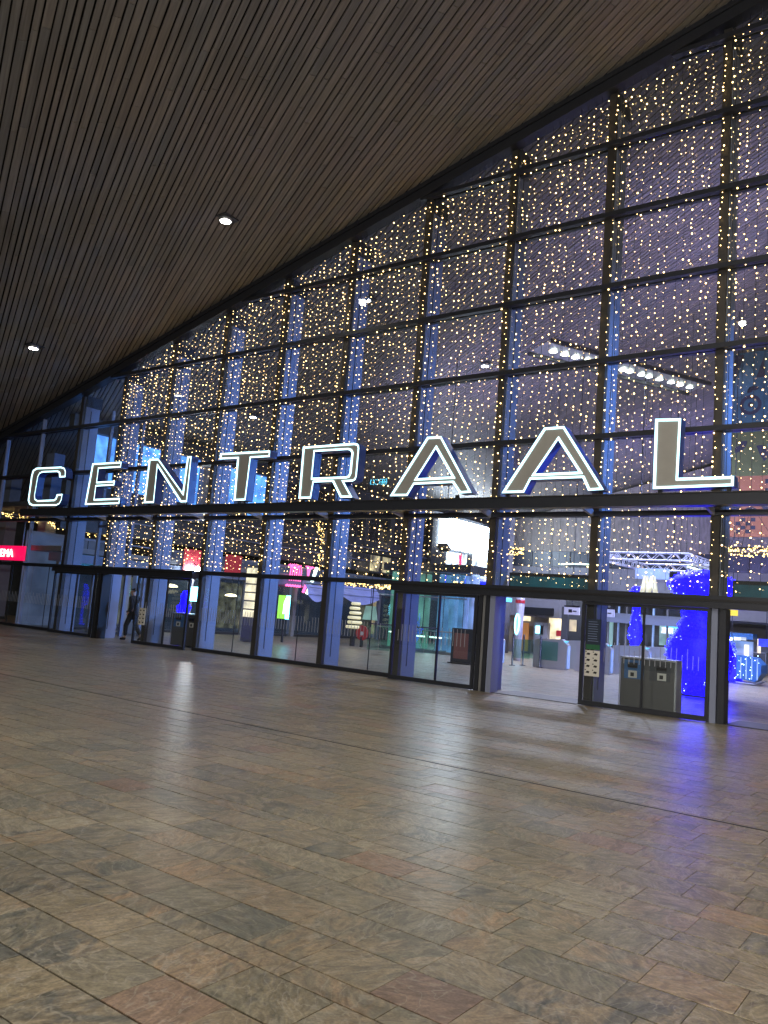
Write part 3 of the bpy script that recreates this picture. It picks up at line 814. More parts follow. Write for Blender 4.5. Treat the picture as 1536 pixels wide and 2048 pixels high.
flood((-17, 10, 4.4), (-17, 16, 13), 3800, (.46, .42, 1.0), 'violet floodlight washing the ceiling over the lift', 120)
flood((-5, 9, 8.0), (-8.5, 15, 2), 13000, (.42, .47, 1.0), 'pale blue floodlight over the hall floor', 150)

# ------------------------------------------------------------------ hall: side wing with shops, back wall
WX = -29.0
wing = thing('side_wing', 'three storey shop wing along the far side of the hall', 'building', loc=(WX, 0, 0)); winv = Matrix.Translation((29, 0, 0))
def wpart(mb, nm, mat, parent=None):
    o = mb.build(nm, mat, parent or wing)
    if parent is None: o.matrix_parent_inverse = winv
    return o
def zc(y): return zroof(WX, y) - .02
wpart(MB().box(WX - .35, WX, .95, 37.6, 5.0, 5.8), 'wall_band', M['darkwall'])
wpart(MB().box(WX - .35, WX, .95, 37.6, 7.95, 8.5), 'wall_band', M['darkwall'])
wpart(MB().box(WX - .4, WX - .05, .95, 37.6, 3.9, 4.95), 'upper_fascia', M['darkwall'])
wpart(MB().box(WX - .6, WX + .25, .95, 37.6, 2.62, 2.95), 'shop_fascia', M['bluefascia'])
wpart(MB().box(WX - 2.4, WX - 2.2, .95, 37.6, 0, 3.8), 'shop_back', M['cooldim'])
wpart(MB().box(WX - 2.2, WX + .2, .95, 37.6, 3.0, 3.2), 'shop_ceiling', M['plaster'])
for z in (3.55, 4.5, 5.25): wpart(MB().box(WX + .02, WX + .10, 2, 37, z, z + .05), 'hand_rail', M['steel'])
yy = 1.6; wi = 0
while yy < 13:
    w = 1.5
    f = wpart(MB().box(WX - .30, WX - .22, yy, yy + w, 5.82, 7.93), 'upper_window', M['bluewin'] if yy < 12 else M['cooldim'])
    for a, b_ in ((yy - .06, yy + .06), (yy + w - .06, yy + w + .06), (yy + w / 2 - .03, yy + w / 2 + .03)): wpart(MB().box(WX - .21, WX - .05, a, b_, 5.81, 7.94), 'frame', M['dark'], f).matrix_parent_inverse = winv
    wpart(MB().box(WX - .34, WX + .01, yy + w + .06, yy + w + .74, 5.805, 7.945), 'pier', M['plaster'])
    yy += w + .8
while yy < 36:
    f = wpart(MB().box(WX - .30, WX - .22, yy, yy + 2.1, 5.82, 7.93), 'upper_window', M['darkglass'])
    wpart(MB().box(WX - .34, WX + .01, yy + 2.1, yy + 2.5, 5.805, 7.945), 'pier', M['darkwall'])
    yy += 2.5
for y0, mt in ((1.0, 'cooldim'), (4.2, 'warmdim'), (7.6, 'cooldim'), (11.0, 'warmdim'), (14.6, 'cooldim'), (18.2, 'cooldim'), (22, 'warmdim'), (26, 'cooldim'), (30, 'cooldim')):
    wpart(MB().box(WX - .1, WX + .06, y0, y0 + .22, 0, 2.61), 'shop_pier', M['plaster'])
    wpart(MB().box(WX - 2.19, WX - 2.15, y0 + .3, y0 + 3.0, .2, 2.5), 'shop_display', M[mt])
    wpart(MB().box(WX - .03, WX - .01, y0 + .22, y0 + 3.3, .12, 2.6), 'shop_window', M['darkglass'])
    wpart(MB().box(WX - .06, WX + .04, y0 + .22, y0 + 3.3, 0, .115), 'plinth', M['dark'])
for y0, y1, m_ in ((21.0, 21.9, 'warmstrip'), (22.2, 23.0, 'warmstrip'), (18.4, 19.2, 'cooldim')):
    wpart(MB().box(WX - .045, WX - .02, y0, y1, 3.98, 4.9), 'lit_room', M[m_])
# red fascia panels
for y0, y1 in ((6.9, 8.2), (9.4, 10.4)):
    wpart(MB().box(WX + .26, WX + .32, y0, y1, 2.75, 3.75), 'red_panel', M['redfascia'])
# room behind the glass beyond the wing's front
wpart(MB().box(-46, WX - .36, 5.6, 5.8, 0, 7.3), 'front_room_back', M['darkwall'])
wpart(MB().box(-46, WX - .36, .6, 5.6, 4.75, 4.95), 'front_room_floor', M['darkwall'])
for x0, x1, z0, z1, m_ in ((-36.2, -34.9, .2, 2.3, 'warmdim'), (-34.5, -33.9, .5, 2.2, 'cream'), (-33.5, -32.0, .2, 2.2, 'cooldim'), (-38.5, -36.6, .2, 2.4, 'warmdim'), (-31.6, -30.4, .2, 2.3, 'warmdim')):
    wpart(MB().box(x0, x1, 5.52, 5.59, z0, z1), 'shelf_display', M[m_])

bw = thing('back_wall', 'tall far wall of the hall with a dark glazed gallery band', 'wall', loc=(-10, 38, 0)); binv2 = Matrix.Translation((10, -38, 0))
def bwp(mb, nm, mat):
    o = mb.build(nm, mat, bw); o.matrix_parent_inverse = binv2; return o
bwp(MB().add(*(lambda: ([(x, y, z) for y in (38, 38.3) for x, z in ((-29, 7.0), (13, 7.0), (13, 19.7), (-29, 9.2))], [(0, 1, 2, 3), (7, 6, 5, 4), (0, 4, 5, 1), (1, 5, 6, 2), (2, 6, 7, 3), (3, 7, 4, 0)]))()), 'timber_wall', M['wood'])
bwp(MB().box(-29, 13, 38.0, 38.3, 5.85, 6.98), 'gallery_glazing', M['board'])
bwp(MB().box(-29, 13, 37.9, 38.3, 4.9, 5.83), 'gallery_slab', M['plaster'])
bwp(MB().box(-29, 13, 38.0, 38.3, 0, 4.88), 'lower_wall', M['darkwall'])
for x in range(-27, 12, 3): bwp(MB().box(x - .04, x + .04, 37.93, 37.99, 5.86, 6.97), 'gallery_post', M['dark'])
bwp(MB().tube([(x, 37.9 - .6 * math.sin((x + 24.6) / 3.2 * math.pi), 6.05 + .0 * x) for x in np.linspace(-24.6, -21.4, 9)], .05, 6), 'arc_lamp', M['whiteneon'])
bal = thing('balcony', 'grey upper level balcony with warm lit rooms at the far right of the hall', 'balcony', loc=(-8, 30, 2.6)); bi = Matrix.Translation((8, -30, -2.6))
for mb, nm, mt in ((MB().box(-13.5, 8, 30, 36, 2.62, 3.35), 'slab', 'plaster'), (MB().box(-13.5, 8, 29.9, 29.97, 2.5, 2.6), 'edge', 'dark'), (MB().box(-13.5, 8, 35, 35.2, 3.4, 4.6), 'lit_room', 'warmstrip'),
                   (MB().box(-13.5, 8, 29.99, 30.02, 3.36, 4.2), 'glass_parapet', 'glass'), (MB().box(-13.5, 8, 34, 34.2, 0, 2.5), 'lower_wall', 'plaster')):
    o = mb.build(nm, M[mt], bal); o.matrix_parent_inverse = bi

# ------------------------------------------------------------------ mural of coloured panels
mu = thing('mural', 'hanging mural of teal, olive and orange panels with dark circles and checks', 'mural', loc=(-8.8, 20, 6)); mi = Matrix.Translation((8.8, -20, -6))
def mp(mb, nm, mat):
    o = mb.build(nm, M[mat], mu); o.matrix_parent_inverse = mi
XM = -8.82
mp(MB().box(XM, -3.5, 20, 20.12, 10.6, 14.2), 'teal_panel', 'mteal')
mp(MB().box(XM, -3.5, 20, 20.12, 8.65, 10.597), 'olive_panel', 'molive')
mp(MB().box(XM, -3.5, 20, 20.12, 6.0, 8.647), 'orange_panel', 'morange')
def disc(cx, cz_, r0, r1, a0=0, a1=360, y=19.985, n=20):
    mb = MB(); vs = []
    for i in range(n + 1):
        a = R(a0 + (a1 - a0) * i / n); vs += [(cx + r0 * math.cos(a), y, cz_ + r0 * math.sin(a)), (cx + r1 * math.cos(a), y, cz_ + r1 * math.sin(a))]
    vs += [(x, 19.999, z) for x, y_, z in vs]; N = 2 * (n + 1); f = []
    for i in range(n): a = 2 * i; f += [(a, a + 2, a + 3, a + 1), (a + 1, a + 3, N + a + 3, N + a + 1), (a, N + a, N + a + 2, a + 2)]
    return mb.add(vs, f)
mp(disc(-8.1, 11.8, .30, .45), 'ring', 'mdark'); mp(disc(-8.1, 11.8, 0, .12), 'dot', 'mdark'); mp(disc(-6.6, 11.5, .3, .5), 'ring', 'mdark')
mp(disc(-8.75, 13.0, .0, .8, -90, 60), 'quarter', 'mteal2'); mp(MB().prism([(-7.9, 13.0), (-7.55, 13.0), (-7.6, 13.9)], 19.98, 19.999), 'wedge', 'mdark')
mp(disc(-8.0, 12.4, .05, .25, 20, 200), 'leaf', 'mdark'); mp(MB().prism([(XM + .02, 12.9), (-8.4, 14.1), (XM + .02, 14.1)], 19.98, 19.999), 'wedge', 'mdark')
mp(disc(-7.7, 9.6, 0, .38, -60, 110), 'fan', 'mdark'); mp(disc(-8.7, 10.2, .25, .5, -90, 0), 'quarter', 'mdark'); mp(disc(-6.9, 9.9, .1, .5, 0, 180), 'fan', 'mteal2')
for i in range(4):
    for j in range(4):
        if (i + j) % 2 == 0:
            mp(MB().box(-7.45 + i * .2, -7.26 + i * .2, 19.984, 19.999, 7.9 + j * .2, 8.09 + j * .2), 'check', 'mdark')
            mp(MB().box(-8.6 + i * .2, -8.41 + i * .2, 19.984, 19.999, 6.15 + j * .17, 6.31 + j * .17), 'check', 'mdark')
mp(MB().box(XM + .02, -8.5, 19.986, 19.999, 7.1, 8.4), 'block', 'mdark'); mp(disc(-8.0, 6.95, 0, .34, 0, 180), 'half_disc', 'mdark'); mp(disc(-8.0, 6.95, .55, .75, 0, 180), 'arch', 'mdark'); mp(MB().box(-8.3, -7.4, 19.987, 19.999, 7.75, 7.86), 'stripe', 'mdark')

# ------------------------------------------------------------------ things just inside the doors
def waste_bin(x, y, rz, label, w=1.12):
    t = thing('waste_bin', label, 'bin', 'double waste bins in the hall', (x, y, 0)); t.rotation_euler.z = rz
    h = 1.04
    bd = MB().box(-w / 2, w / 2, -.25, .25, .02, h).build('body', M['binbody'], t); bv = bd.modifiers.new('bevel', 'BEVEL'); bv.width = .02; bv.segments = 2
    MB().box(-w / 2 - .02, w / 2 + .02, -.27, .27, h + .001, h + .035).build('lid', M['alu'], t)
    MB().box(-w / 2 - .02, -w / 2 + .0, -.262, -.252, .0, h).build('edge_trim', M['alu'], t); MB().box(w / 2, w / 2 + .035, -.262, .262, .0, h).build('edge_trim', M['alu'], t)
    MB().box(-w / 2 + .08, -.07, -.258, -.2505, .62, h - .03).build('paper_panel', M['binblue'], t)
    MB().box(.05, w / 2 - .08, -.258, -.2505, .62, h - .03).build('waste_panel', M['darkwall'], t)
    for cx in (-.3, .3):
        p = MB().box(cx - .09, cx + .09, -.264, -.2585, .64, .79).build('sticker', M['paper'], t)
        MB().box(cx - .045, cx + .03, -.267, -.2645, .67, .75).build('pictogram', M['black'], p)
        MB().tube([(cx - .1, -.262, .90), (cx + .1, -.262, .90)], .055, 8).build('slot', M['black'], t)
    return t
waste_bin(-5.72, .62, R(4), 'grey double waste bin with blue paper panel behind the door leaf under the letter L')
waste_bin(-20.95, 1.05, R(4), 'grey double waste bin behind the glass by the walking person', 1.2)
waste_bin(-9.3, 27.0, R(0), 'grey double waste bin far back in the hall by the balcony', 1.3)
def door_notice(x, label, full):
    t = thing('pictogram_notice', label, 'notice', 'notices on the door posts', (x, -.45, 0))
    if full:
        p = MB().box(-.15, .15, .0, .02, 1.17, 1.80).build('board', M['board'], t)
        for i in range(9): MB().box(-.12, .06 + .05 * rnd.random(), -.004, -.0005, 1.74 - i * .05, 1.752 - i * .05).build('text_line', M['bluefascia'], p)
        MB().box(-.15, .15, -.006, -.0005, 1.17, 1.27).build('green_band', M['green'], p)
    s_ = MB().box(-.17, .15, .0, .012, .62, 1.15).build('sheet', M['paper'], t)
    for j in range(4):
        for i in range(2):
            cx, cz_ = -.10 + i * .16, 1.08 - j * .125
            MB().prism([(cx - .045, cz_ - .02), (cx + .03, cz_ - .03), (cx + .045, cz_ + .01), (cx - .01, cz_ + .02)], -.005, -.0005).build('pictogram', M['black'], s_)
            MB().box(cx - .06, cx - .035, -.005, -.0005, cz_ + .03, cz_ + .05).build('pictogram', M['black'], s_)
    return t
door_notice(-6.58, 'blue black notice board with green band above a pictogram sheet on the door leaf', True)
door_notice(-21.55, 'pale pictogram sheet on the door leaf beside the walking person', False)
for x0, x1, lab in ((-9.25, -7.15, 'dark teal information display above the open doorway'), (-4.15, -1.9, 'dark teal information display beyond the letter L')):
    t = thing('display_box', lab, 'display', 'displays above the doors', (x0, .75, 2.5))
    MB().box(0, x1 - x0, .0, .2, -.06, .30).build('case', M['black'], t); MB().box(.04, x1 - x0 - .04, -.012, -.001, -.03, .22).build('screen', M['teal'], t)

# rings and garlands of fairy lights
def light_ring(c, rx, ry, n, label, tall=.09):
    t = thing('light_ring', label, 'fairy lights', 'light rings hung in the hall', c)
    MB().tube([(rx * math.cos(a), ry * math.sin(a), 0) for a in np.linspace(0, 2 * math.pi, 25)], .02, 5, False).build('hoop', M['wire'], t)
    b = MB()
    for i in range(n):
        a = rnd.random() * 2 * math.pi; q = 1 + rnd.uniform(-.08, .08)
        b.ico((rx * q * math.cos(a), ry * q * math.sin(a), rnd.uniform(-tall, tall)), rnd.choice([.012, .016, .02]))
    tag(b.build('bulbs', M['bulb2'], t), kind='stuff')
    for a in (0, 2.1, 4.2): MB().tube([(rx * math.cos(a), ry * math.sin(a), 0), (0, 0, 1.2)], .006, 4).build('suspension', M['wire'], t)
    MB().tube([(0, 0, 1.2), (0, 0, zroof(c[0], c[1]) - c[2])], .006, 4).build('suspension', M['wire'], t)
p = onY(1012, 1101, 5); light_ring(p, .5, .5, 150, 'small dense ring of warm fairy lights above the ticket gates')
p = onY(722, 1168, 5); light_ring(p, 1.05, 1.0, 260, 'wide ring of warm fairy lights behind the glass under the letter R')
p = onY(1500, 1102, 5); light_ring(p, .72, .7, 220, 'ring of warm fairy lights beyond the letter L, in front of the mural')
p = onY(1100, 1177, 6); light_ring(p, .11, .11, 26, 'tiny cluster of warm fairy lights over the ticket gates', .05)
p = onY(917, 1167, 5); light_ring(p, .14, .14, 30, 'tiny cluster of warm fairy lights below the big screen', .06)
def garland(pts, n, r, label):
    t = thing('light_garland', label, 'garland', 'garlands in the hall', pts[0]); P0 = Vector(pts[0])
    L = [Vector(q) - P0 for q in pts]
    MB().tube(L, .03, 5).build('cord', M['wire'], t)
    b = MB()
    for i in range(n):
        u = rnd.random() * (len(L) - 1); j = int(u); q = L[j].lerp(L[j + 1], u - j)
        b.ico(tuple(q + Vector((rnd.gauss(0, r), rnd.gauss(0, r), rnd.gauss(0, r)))), rnd.choice([.016, .02, .024]))
    tag(b.build('bulbs', M['bulb2'], t), kind='stuff')
garland([onY(-40, 1020, 1.2), onY(60, 1037, 2.0), onY(130, 1055, 2.6), onY(215, 1072, 3.4)], 200, .07, 'thick garland of warm fairy lights swinging across behind the letter C')
garland([onX(640, 1050, -27.5), onX(643, 1085, -27.5), onX(640, 1130, -27.5), onX(652, 1195, -27.5)], 90, .09, 'short vertical garland of fairy lights beside the pink neon signs')

# ------------------------------------------------------------------ blue light sculptures
def sculpture(loc, prof, n, label, mat='blueled', sparks=60, wob=.03):
    t = thing('light_sculpture', label, 'sculpture', 'blue light sculptures', loc)
    MB().lathe((0, 0, 0), prof, n, wob).build('body', M[mat], t, True)
    b = MB()
    for i in range(sparks):
        j = rnd.randrange(len(prof) - 1); u = rnd.random(); r_ = prof[j][0] * (1 - u) + prof[j + 1][0] * u; z = prof[j][1] * (1 - u) + prof[j + 1][1] * u; a = rnd.random() * 6.283
        b.ico((r_ * 1.05 * math.cos(a), r_ * 1.05 * math.sin(a), z), rnd.choice([.006, .009, .012]))
    tag(b.build('sparkles', M['sparkle'], t), kind='stuff')
    b = MB()
    for i in range(sparks * 14):
        j = rnd.randrange(len(prof) - 1); u = rnd.random(); r_ = prof[j][0] * (1 - u) + prof[j + 1][0] * u; z = prof[j][1] * (1 - u) + prof[j + 1][1] * u; a = rnd.random() * 6.283; q = r_ * rnd.uniform(.98, 1.10) + .01
        b.ico((q * math.cos(a), q * math.sin(a), z), rnd.choice([.012, .016, .022]))
    tag(b.build('blue_bulbs', M['bluebulb'], t), kind='stuff')
    MB().lathe((0, 0, 0), [(prof[0][0] + .1, .004), (prof[0][0] + .1, .03), (prof[0][0], .035)], n).build('base', M['black'], t)
    return t
base = onZ(1398, 1392)
sculpture((base.x, base.y, 0), [(.42, .03), (.62, .35), (.80, .8), (.85, 1.15), (.78, 1.5), (.58, 1.85), (.47, 2.1), (.52, 2.4), (.68, 2.7), (.82, 2.95), (.84, 3.1), (.70, 3.27), (.40, 3.4), (.1, 3.45)], 30,
          'tall glowing blue light sculpture with a domed top behind the door leaf', sparks=110, wob=.045)
base = onZ(1268, 1338)
sculpture((base.x, base.y, 0), [(.42, .03), (.5, .3), (.26, .6), (.16, 1.1), (.30, 1.4), (.24, 1.8), (.15, 2.4), (.14, 3.0), (.30, 3.35), (.12, 3.6)], 18, 'slim blue light sculpture near the yellow letter M', 'bluedim', 80, .22)
base = onZ(1473, 1366)
sl = thing('light_sleigh', 'low glowing blue light sleigh with a striped seat beside the tall sculpture', 'sleigh', loc=(base.x, base.y, 0))
MB().prism([(-.75, .08), (.1, .08), (.1, .95), (-.1, 1.0), (-.5, 1.15), (-.75, 1.5)], -.5, .5).build('body', M['blueled'], sl)
MB().prism([(.1, .2), (.75, .12), (.95, .45), (.95, .75), (.7, 1.0), (.1, 1.05)], -.5, .5).build('seat', M['binblue'], sl)
for i in range(4): MB().tube([(.25 + i * .19, -.515, .2), (.25 + i * .19, -.515, .98)], .02, 6).build('slat', M['tubeblue'], sl)
for yq in (-.42, .42): MB().tube([(-.8, yq, .05), (.7, yq, .04), (.95, yq, .16)], .035, 6).build('runner', M['alu'], sl)
b = MB()
for i in range(40): b.ico((rnd.uniform(-.75, .9), -.52, rnd.uniform(.15, 1.1)), rnd.choice([.01, .015]))
tag(b.build('sparkles', M['sparkle'], sl), kind='stuff')
base = onZ(358, 1285); base = Vector((-25.6, 4.6, 0))
sculpture(tuple(base), [(.2, .03), (.06, .1), (.06, .9), (.22, 1.0), (.26, 1.2), (.14, 1.38), (.16, 1.5), (.13, 1.7), (.04, 1.85)], 14, 'small blue light figure standing behind the waste bin by the walking person', 'blueled', 14, .1)

# ------------------------------------------------------------------ ticket gates, posts, lift, notice board
def gate(x, y, label):
    t = thing('ticket_gate', label, 'ticket gate', 'row of ticket gates', (x, y, 0))
    MB().add([(-.14, 0, .0), (.14, 0, .0), (.14, 1.7, .0), (-.14, 1.7, .0), (-.14, -.05, .92), (.14, -.05, .92), (.14, 1.7, 1.05), (-.14, 1.7, 1.05), (-.14, .25, 1.12), (.14, .25, 1.12)],
             [(3, 2, 1, 0), (0, 1, 5, 4), (4, 5, 9, 8), (8, 9, 6, 7), (2, 3, 7, 6), (1, 2, 6, 9, 5), (0, 4, 8, 7, 3)]).build('cabinet', M['stainless'], t)
    MB().box(-.11, .11, -.075, -.045, .06, .88).build('front_light', M['tubeblue'], t)
    MB().box(-.09, .09, .02, .2, 1.03, 1.06).build('reader', M['cyan'], t)
    MB().box(.15, .72, .8, .815, .25, 1.0).build('paddle', M['greenglass'], t)
    return t
for x, y, lab in ((-12.5, 11.9, 'steel ticket gate with lit front beside the black queue post'), (-14.75, 11.0, 'steel ticket gate half hidden by the door post'), (-10.95, 12.2, 'steel ticket gate behind the door leaf edge'),
                  (-12.2, 13.4, 'steel ticket gate behind the front one'), (-9.9, 13.2, 'steel ticket gate behind the slim blue sculpture'), (-9.6, 14.6, 'steel ticket gate farthest back by the slim blue sculpture')):
    g_ = gate(x, y, lab); g_.rotation_euler.z = R(90); g_.scale = (1, .78, 1)
for x, y, lab in ((onZ(1045, 1318).x, 14.5, 'tall white pylon with red tip, farther from the gate cabinet'), (onZ(1068, 1322).x - .2, 15, 'tall white pylon with glowing cyan loop')):
    t = thing('gate_pylon', lab, 'pylon', 'gate pylons', (x, y, 0))
    MB().lathe((0, 0, 0), [(.16, 0), (.17, 1.5), (.20, 2.6), (.17, 2.95), (.06, 3.05)], 12).build('mast', M['truss'], t, True)
    MB().lathe((0, 0, 2.45), [(.205, 0), (.208, .12), (.20, .14)], 12).build('red_band', M['redthing'], t)
    if 'loop' in lab:
        MB().tube([(.09 * math.cos(a), -.2, 1.55 + .42 * math.sin(a)) for a in np.linspace(0, 6.283, 21)], .025, 6, False).build('loop', M['postercyan'], t)
for u, v, lab in ((1024, 1331, 'black queue post left of the gates'), (1045, 1331, 'grey queue post between the gates'), (1079, 1335, 'black queue post at the gate cabinet')):
    q = onZ(u, v); t = thing('queue_post', lab, 'post', 'queue posts by the gates', (q.x, q.y, 0))
    MB().lathe((0, 0, 0), [(.12, 0), (.12, .02), (.035, .03), (.035, 1.15), (.02, 1.18)], 10).build('post', M['dark'], t, True)
    MB().box(-.02, .7, .0, .012, .3, 1.0).build('glass_wing', M['greenglass'], t)
# glass lift with its balustrade
q0 = onZ(733, 1303); q1 = onZ(870, 1312)
lift = thing('glass_lift', 'round glass lift with greenish lit tubes behind a glass balustrade', 'lift', loc=(-18, 13, 0)); li = Matrix.Translation((18, -13, 0))
def lp(mb, nm, mat, sm=False):
    o = mb.build(nm, M[mat], lift, sm); o.matrix_parent_inverse = li
for i in range(13):
    u = 782 + i * 13.3; b_ = onY(u, 1300, 13.5 + (i % 3) * .5); r_ = .13 if i % 3 else .2
    if abs(i - 6) < 1: continue
    lp(MB().lathe((b_.x, b_.y, 0), [(r_, .02), (r_, 3.4), (r_ * .9, 3.5)], 10), 'tube', 'tube' if i < 7 else 'tubeblue', True)
xa, xb = onY(775, 1300, 14).x, onY(950, 1300, 14).x
lp(MB().box(xa, xb, 13.2, 15.2, 3.55, 3.9), 'head_ring', 'dark'); lp(MB().box(xa, xb, 13.3, 15.1, .0, .12), 'floor_plate', 'plaster')
for z in (.95, 2.4): lp(MB().box(xa, xb, 13.05, 13.1, z, z + .05), 'ring_rail', 'alu')
lp(MB().box(xa + .2, xb - .2, 13.15, 13.17, .13, 3.5), 'glass_shell', 'greenglass')
for i in range(6):
    a, b_ = q0.lerp(q1, i / 6), q0.lerp(q1, (i + 1) / 6)
    lp(MB().add(*(lambda mb: (mb.v, mb.f))(MB().bar((a.x, a.y, .58), (b_.x - .03, b_.y, .58), .015, 1.0))), 'balustrade_pane', 'greenglass')
lp(MB().bar((q0.x, q0.y, 1.12), (q1.x, q1.y, 1.12), .05, .05), 'balustrade_rail', 'dark')
for u, v in ((790, 1264), (838, 1272), (872, 1275)):
    b_ = onY(u, v, 12.6); lp(MB().box(b_.x - .3, b_.x + .3, 12.55, 12.6, b_.z - .03, b_.z + .03), 'strip_lamp', 'whiteneon')
q = onZ(922, 1328); t = thing('notice_board', 'dark framed notice board with a reddish print standing by the glass lift', 'board', loc=(q.x, q.y, 0))
MB().box(-.42, .42, -.06, .06, .0, 1.25).build('frame', M['board'], t); MB().box(-.30, .28, -.075, -.061, .18, 1.08).build('print', M['magenta'], t); MB().box(-.45, .45, -.2, .2, 0.001, .04).build('foot', M['dark'], t)
# signs over the gates
for u, v, lab in ((1144, 1222, 'white hanging gate sign beyond the open doorway'), (1213, 1226, 'white hanging gate sign beside the dark notice panel')):
    q = onY(u, v, 12); t = thing('gate_sign', lab, 'sign', 'white signs over the gates', (q.x, q.y, q.z))
    MB().box(-.3, .3, -.04, .04, -.14, .14).build('panel', M['white'], t); MB().box(-.3, .3, -.045, .045, .141, .2).build('cap', M['black'], t)
    MB().box(-.12, .02, -.046, -.0405, -.06, .06).build('mark', M['black'], t); MB().box(.06, .2, -.046, -.0405, -.02, .02).build('mark', M['black'], t)
    MB().tube([(0, 0, .2), (0, 0, zroof(q.x, 12) - q.z)], .012, 6).build('drop_rod', M['dark'], t)
# metro letter
q = onY(1297, 1172, 17); t = thing('metro_sign', 'cream letter M hanging in front of a blue panel', 'sign', loc=(q.x, q.y, q.z))
MB().prism([(-.38, -.42), (-.2, .42), (-.04, .42), (.0, .1), (.08, .42), (.26, .42), (.42, -.42), (.24, -.42), (.16, .02), (.06, -.42), (-.06, -.42), (-.12, .02), (-.2, -.42)], -.06, .06).build('letter', M['mcream'], t)
MB().box(-.62, .8, .1, .16, .3, .75).build('panel', M['tubeblue'], t); MB().tube([(-.5, .13, .75), (-.5, .13, zroof(q.x, 17) - q.z)], .02, 6).build('drop_rod', M['dark'], t)
# lighting truss
tz = 4.55; tx0, tx1, ty0, ty1 = -12.5, -9.05, 14.5, 19.6
ts = thing('lighting_truss', 'white square lighting truss hanging over the hall floor', 'truss', loc=(tx0, ty0, tz)); ti = Matrix.Translation((-tx0, -ty0, -tz))
def truss(a, b_):
    a, b_ = Vector(a), Vector(b_); d_ = (b_ - a).normalized(); n_ = d_.cross(Vector((0, 0, 1))); L = (b_ - a).length; mb = MB()
    for i, j in ((-1, -1), (1, -1), (1, 1), (-1, 1)):
        o_ = n_ * (.14 * i) + Vector((0, 0, .14 * j)); mb.tube([a + o_, b_ + o_], .028, 6)
    m_ = int(L / .28)
    for q in range(m_):
        for i in (-1, 1):
            s0 = a + d_ * (L * q / m_) + n_ * (.14 * i); s1 = a + d_ * (L * (q + 1) / m_) + n_ * (.14 * i); e = .14 if q % 2 else -.14
            mb.tube([s0 + Vector((0, 0, e)), s1 + Vector((0, 0, -e))], .014, 4)
        s0 = a + d_ * (L * q / m_) - Vector((0, 0, .14)); s1 = a + d_ * (L * (q + 1) / m_) - Vector((0, 0, .14)); e = .14 if q % 2 else -.14
        mb.tube([s0 + n_ * e, s1 - n_ * e], .014, 4)
    o = mb.build('truss_beam', M['truss'], ts); o.matrix_parent_inverse = ti
truss((tx0 - .14, ty0, tz), (tx1 + .14, ty0, tz)); truss((tx0 - .14, ty1, tz), (tx1 + .14, ty1, tz)); truss((tx0, ty0 + .17, tz), (tx0, ty1 - .17, tz)); truss((tx1, ty0 + .17, tz), (tx1, ty1 - .17, tz))
for x_, y_ in ((tx0, ty0), (tx1, ty0), (tx0, ty1), (tx1, ty1)):
    o = MB().tube([(x_, y_, tz + .15), (x_, y_, zroof(x_, y_))], .008, 4).build('suspension', M['wire'], ts); o.matrix_parent_inverse = ti
o = MB().box(tx1 - .25, tx1 - .18, ty0 + 1, ty1 - 1, tz - .3, tz - .24).build('strip_lamp', M['whiteneon'], ts); o.matrix_parent_inverse = ti

# ------------------------------------------------------------------ shops and signs at the back
kio = thing('kiosk', 'warmly lit kiosk with cream walls behind the ticket gates', 'kiosk', loc=(-22, 24, 0)); ki = Matrix.Translation((22, -24, 0))
def kp(mb, nm, mat):
    o = mb.build(nm, M[mat], kio); o.matrix_parent_inverse = ki
def at_px(u0, u1, v0, v1, Y, th=.1):
    a, b_ = onY(u0, v1, Y), onY(u1, v0, Y); return MB().box(a.x, b_.x, Y, Y + th, max(.0, a.z), b_.z)
kp(at_px(996, 1136, 1232, 1302, 24.4), 'back_panel', 'plaster'); kp(at_px(996, 1120, 1197, 1228, 23.5, .8), 'fascia', 'plaster'); kp(at_px(1048, 1106, 1217, 1228, 23.3, .15), 'menu_screen', 'black')
kp(at_px(1096, 1126, 1232, 1282, 24.2), 'lit_wall', 'cream'); kp(at_px(1030, 1060, 1228, 1240, 24.2), 'lit_wall', 'cream'); kp(at_px(1031, 1057, 1246, 1300, 23.9), 'wood_box', 'orange'); kp(at_px(1004, 1016, 1240, 1285, 24.1), 'shelf', 'warmstrip')
kp(at_px(1066, 1096, 1246, 1290, 23.6, .3), 'machine', 'plaster'); kp(at_px(1071, 1079, 1252, 1266, 23.55, .04), 'machine_screen', 'postercyan'); kp(at_px(1080, 1086, 1252, 1268, 23.55, .04), 'machine_slot', 'black')
kp(at_px(1112, 1128, 1262, 1272, 23.8, .1), 'red_sign', 'redthing'); kp(at_px(1112, 1118, 1276, 1290, 23.8, .1), 'counter', 'cream'); kp(at_px(1120, 1136, 1214, 1300, 22.5, .2), 'side_screen', 'darkwall'); kp(at_px(1138, 1152, 1240, 1262, 23.5), 'lit_window', 'warmstrip')
b_ = onY(1012, 1200, 22); t = thing('column_collar', 'round column with a blue lit collar behind the door post', 'column', loc=(b_.x, 22, 0))
MB().lathe((0, 0, 0), [(.28, .0), (.28, 5.6), (.28, zroof(b_.x, 22))], 16).build('shaft', M['plaster'], t, True); MB().lathe((0, 0, b_.z - .1), [(.29, 0), (.32, .02), (.32, .2), (.29, .22)], 16).build('collar', M['cyan'], t, True)
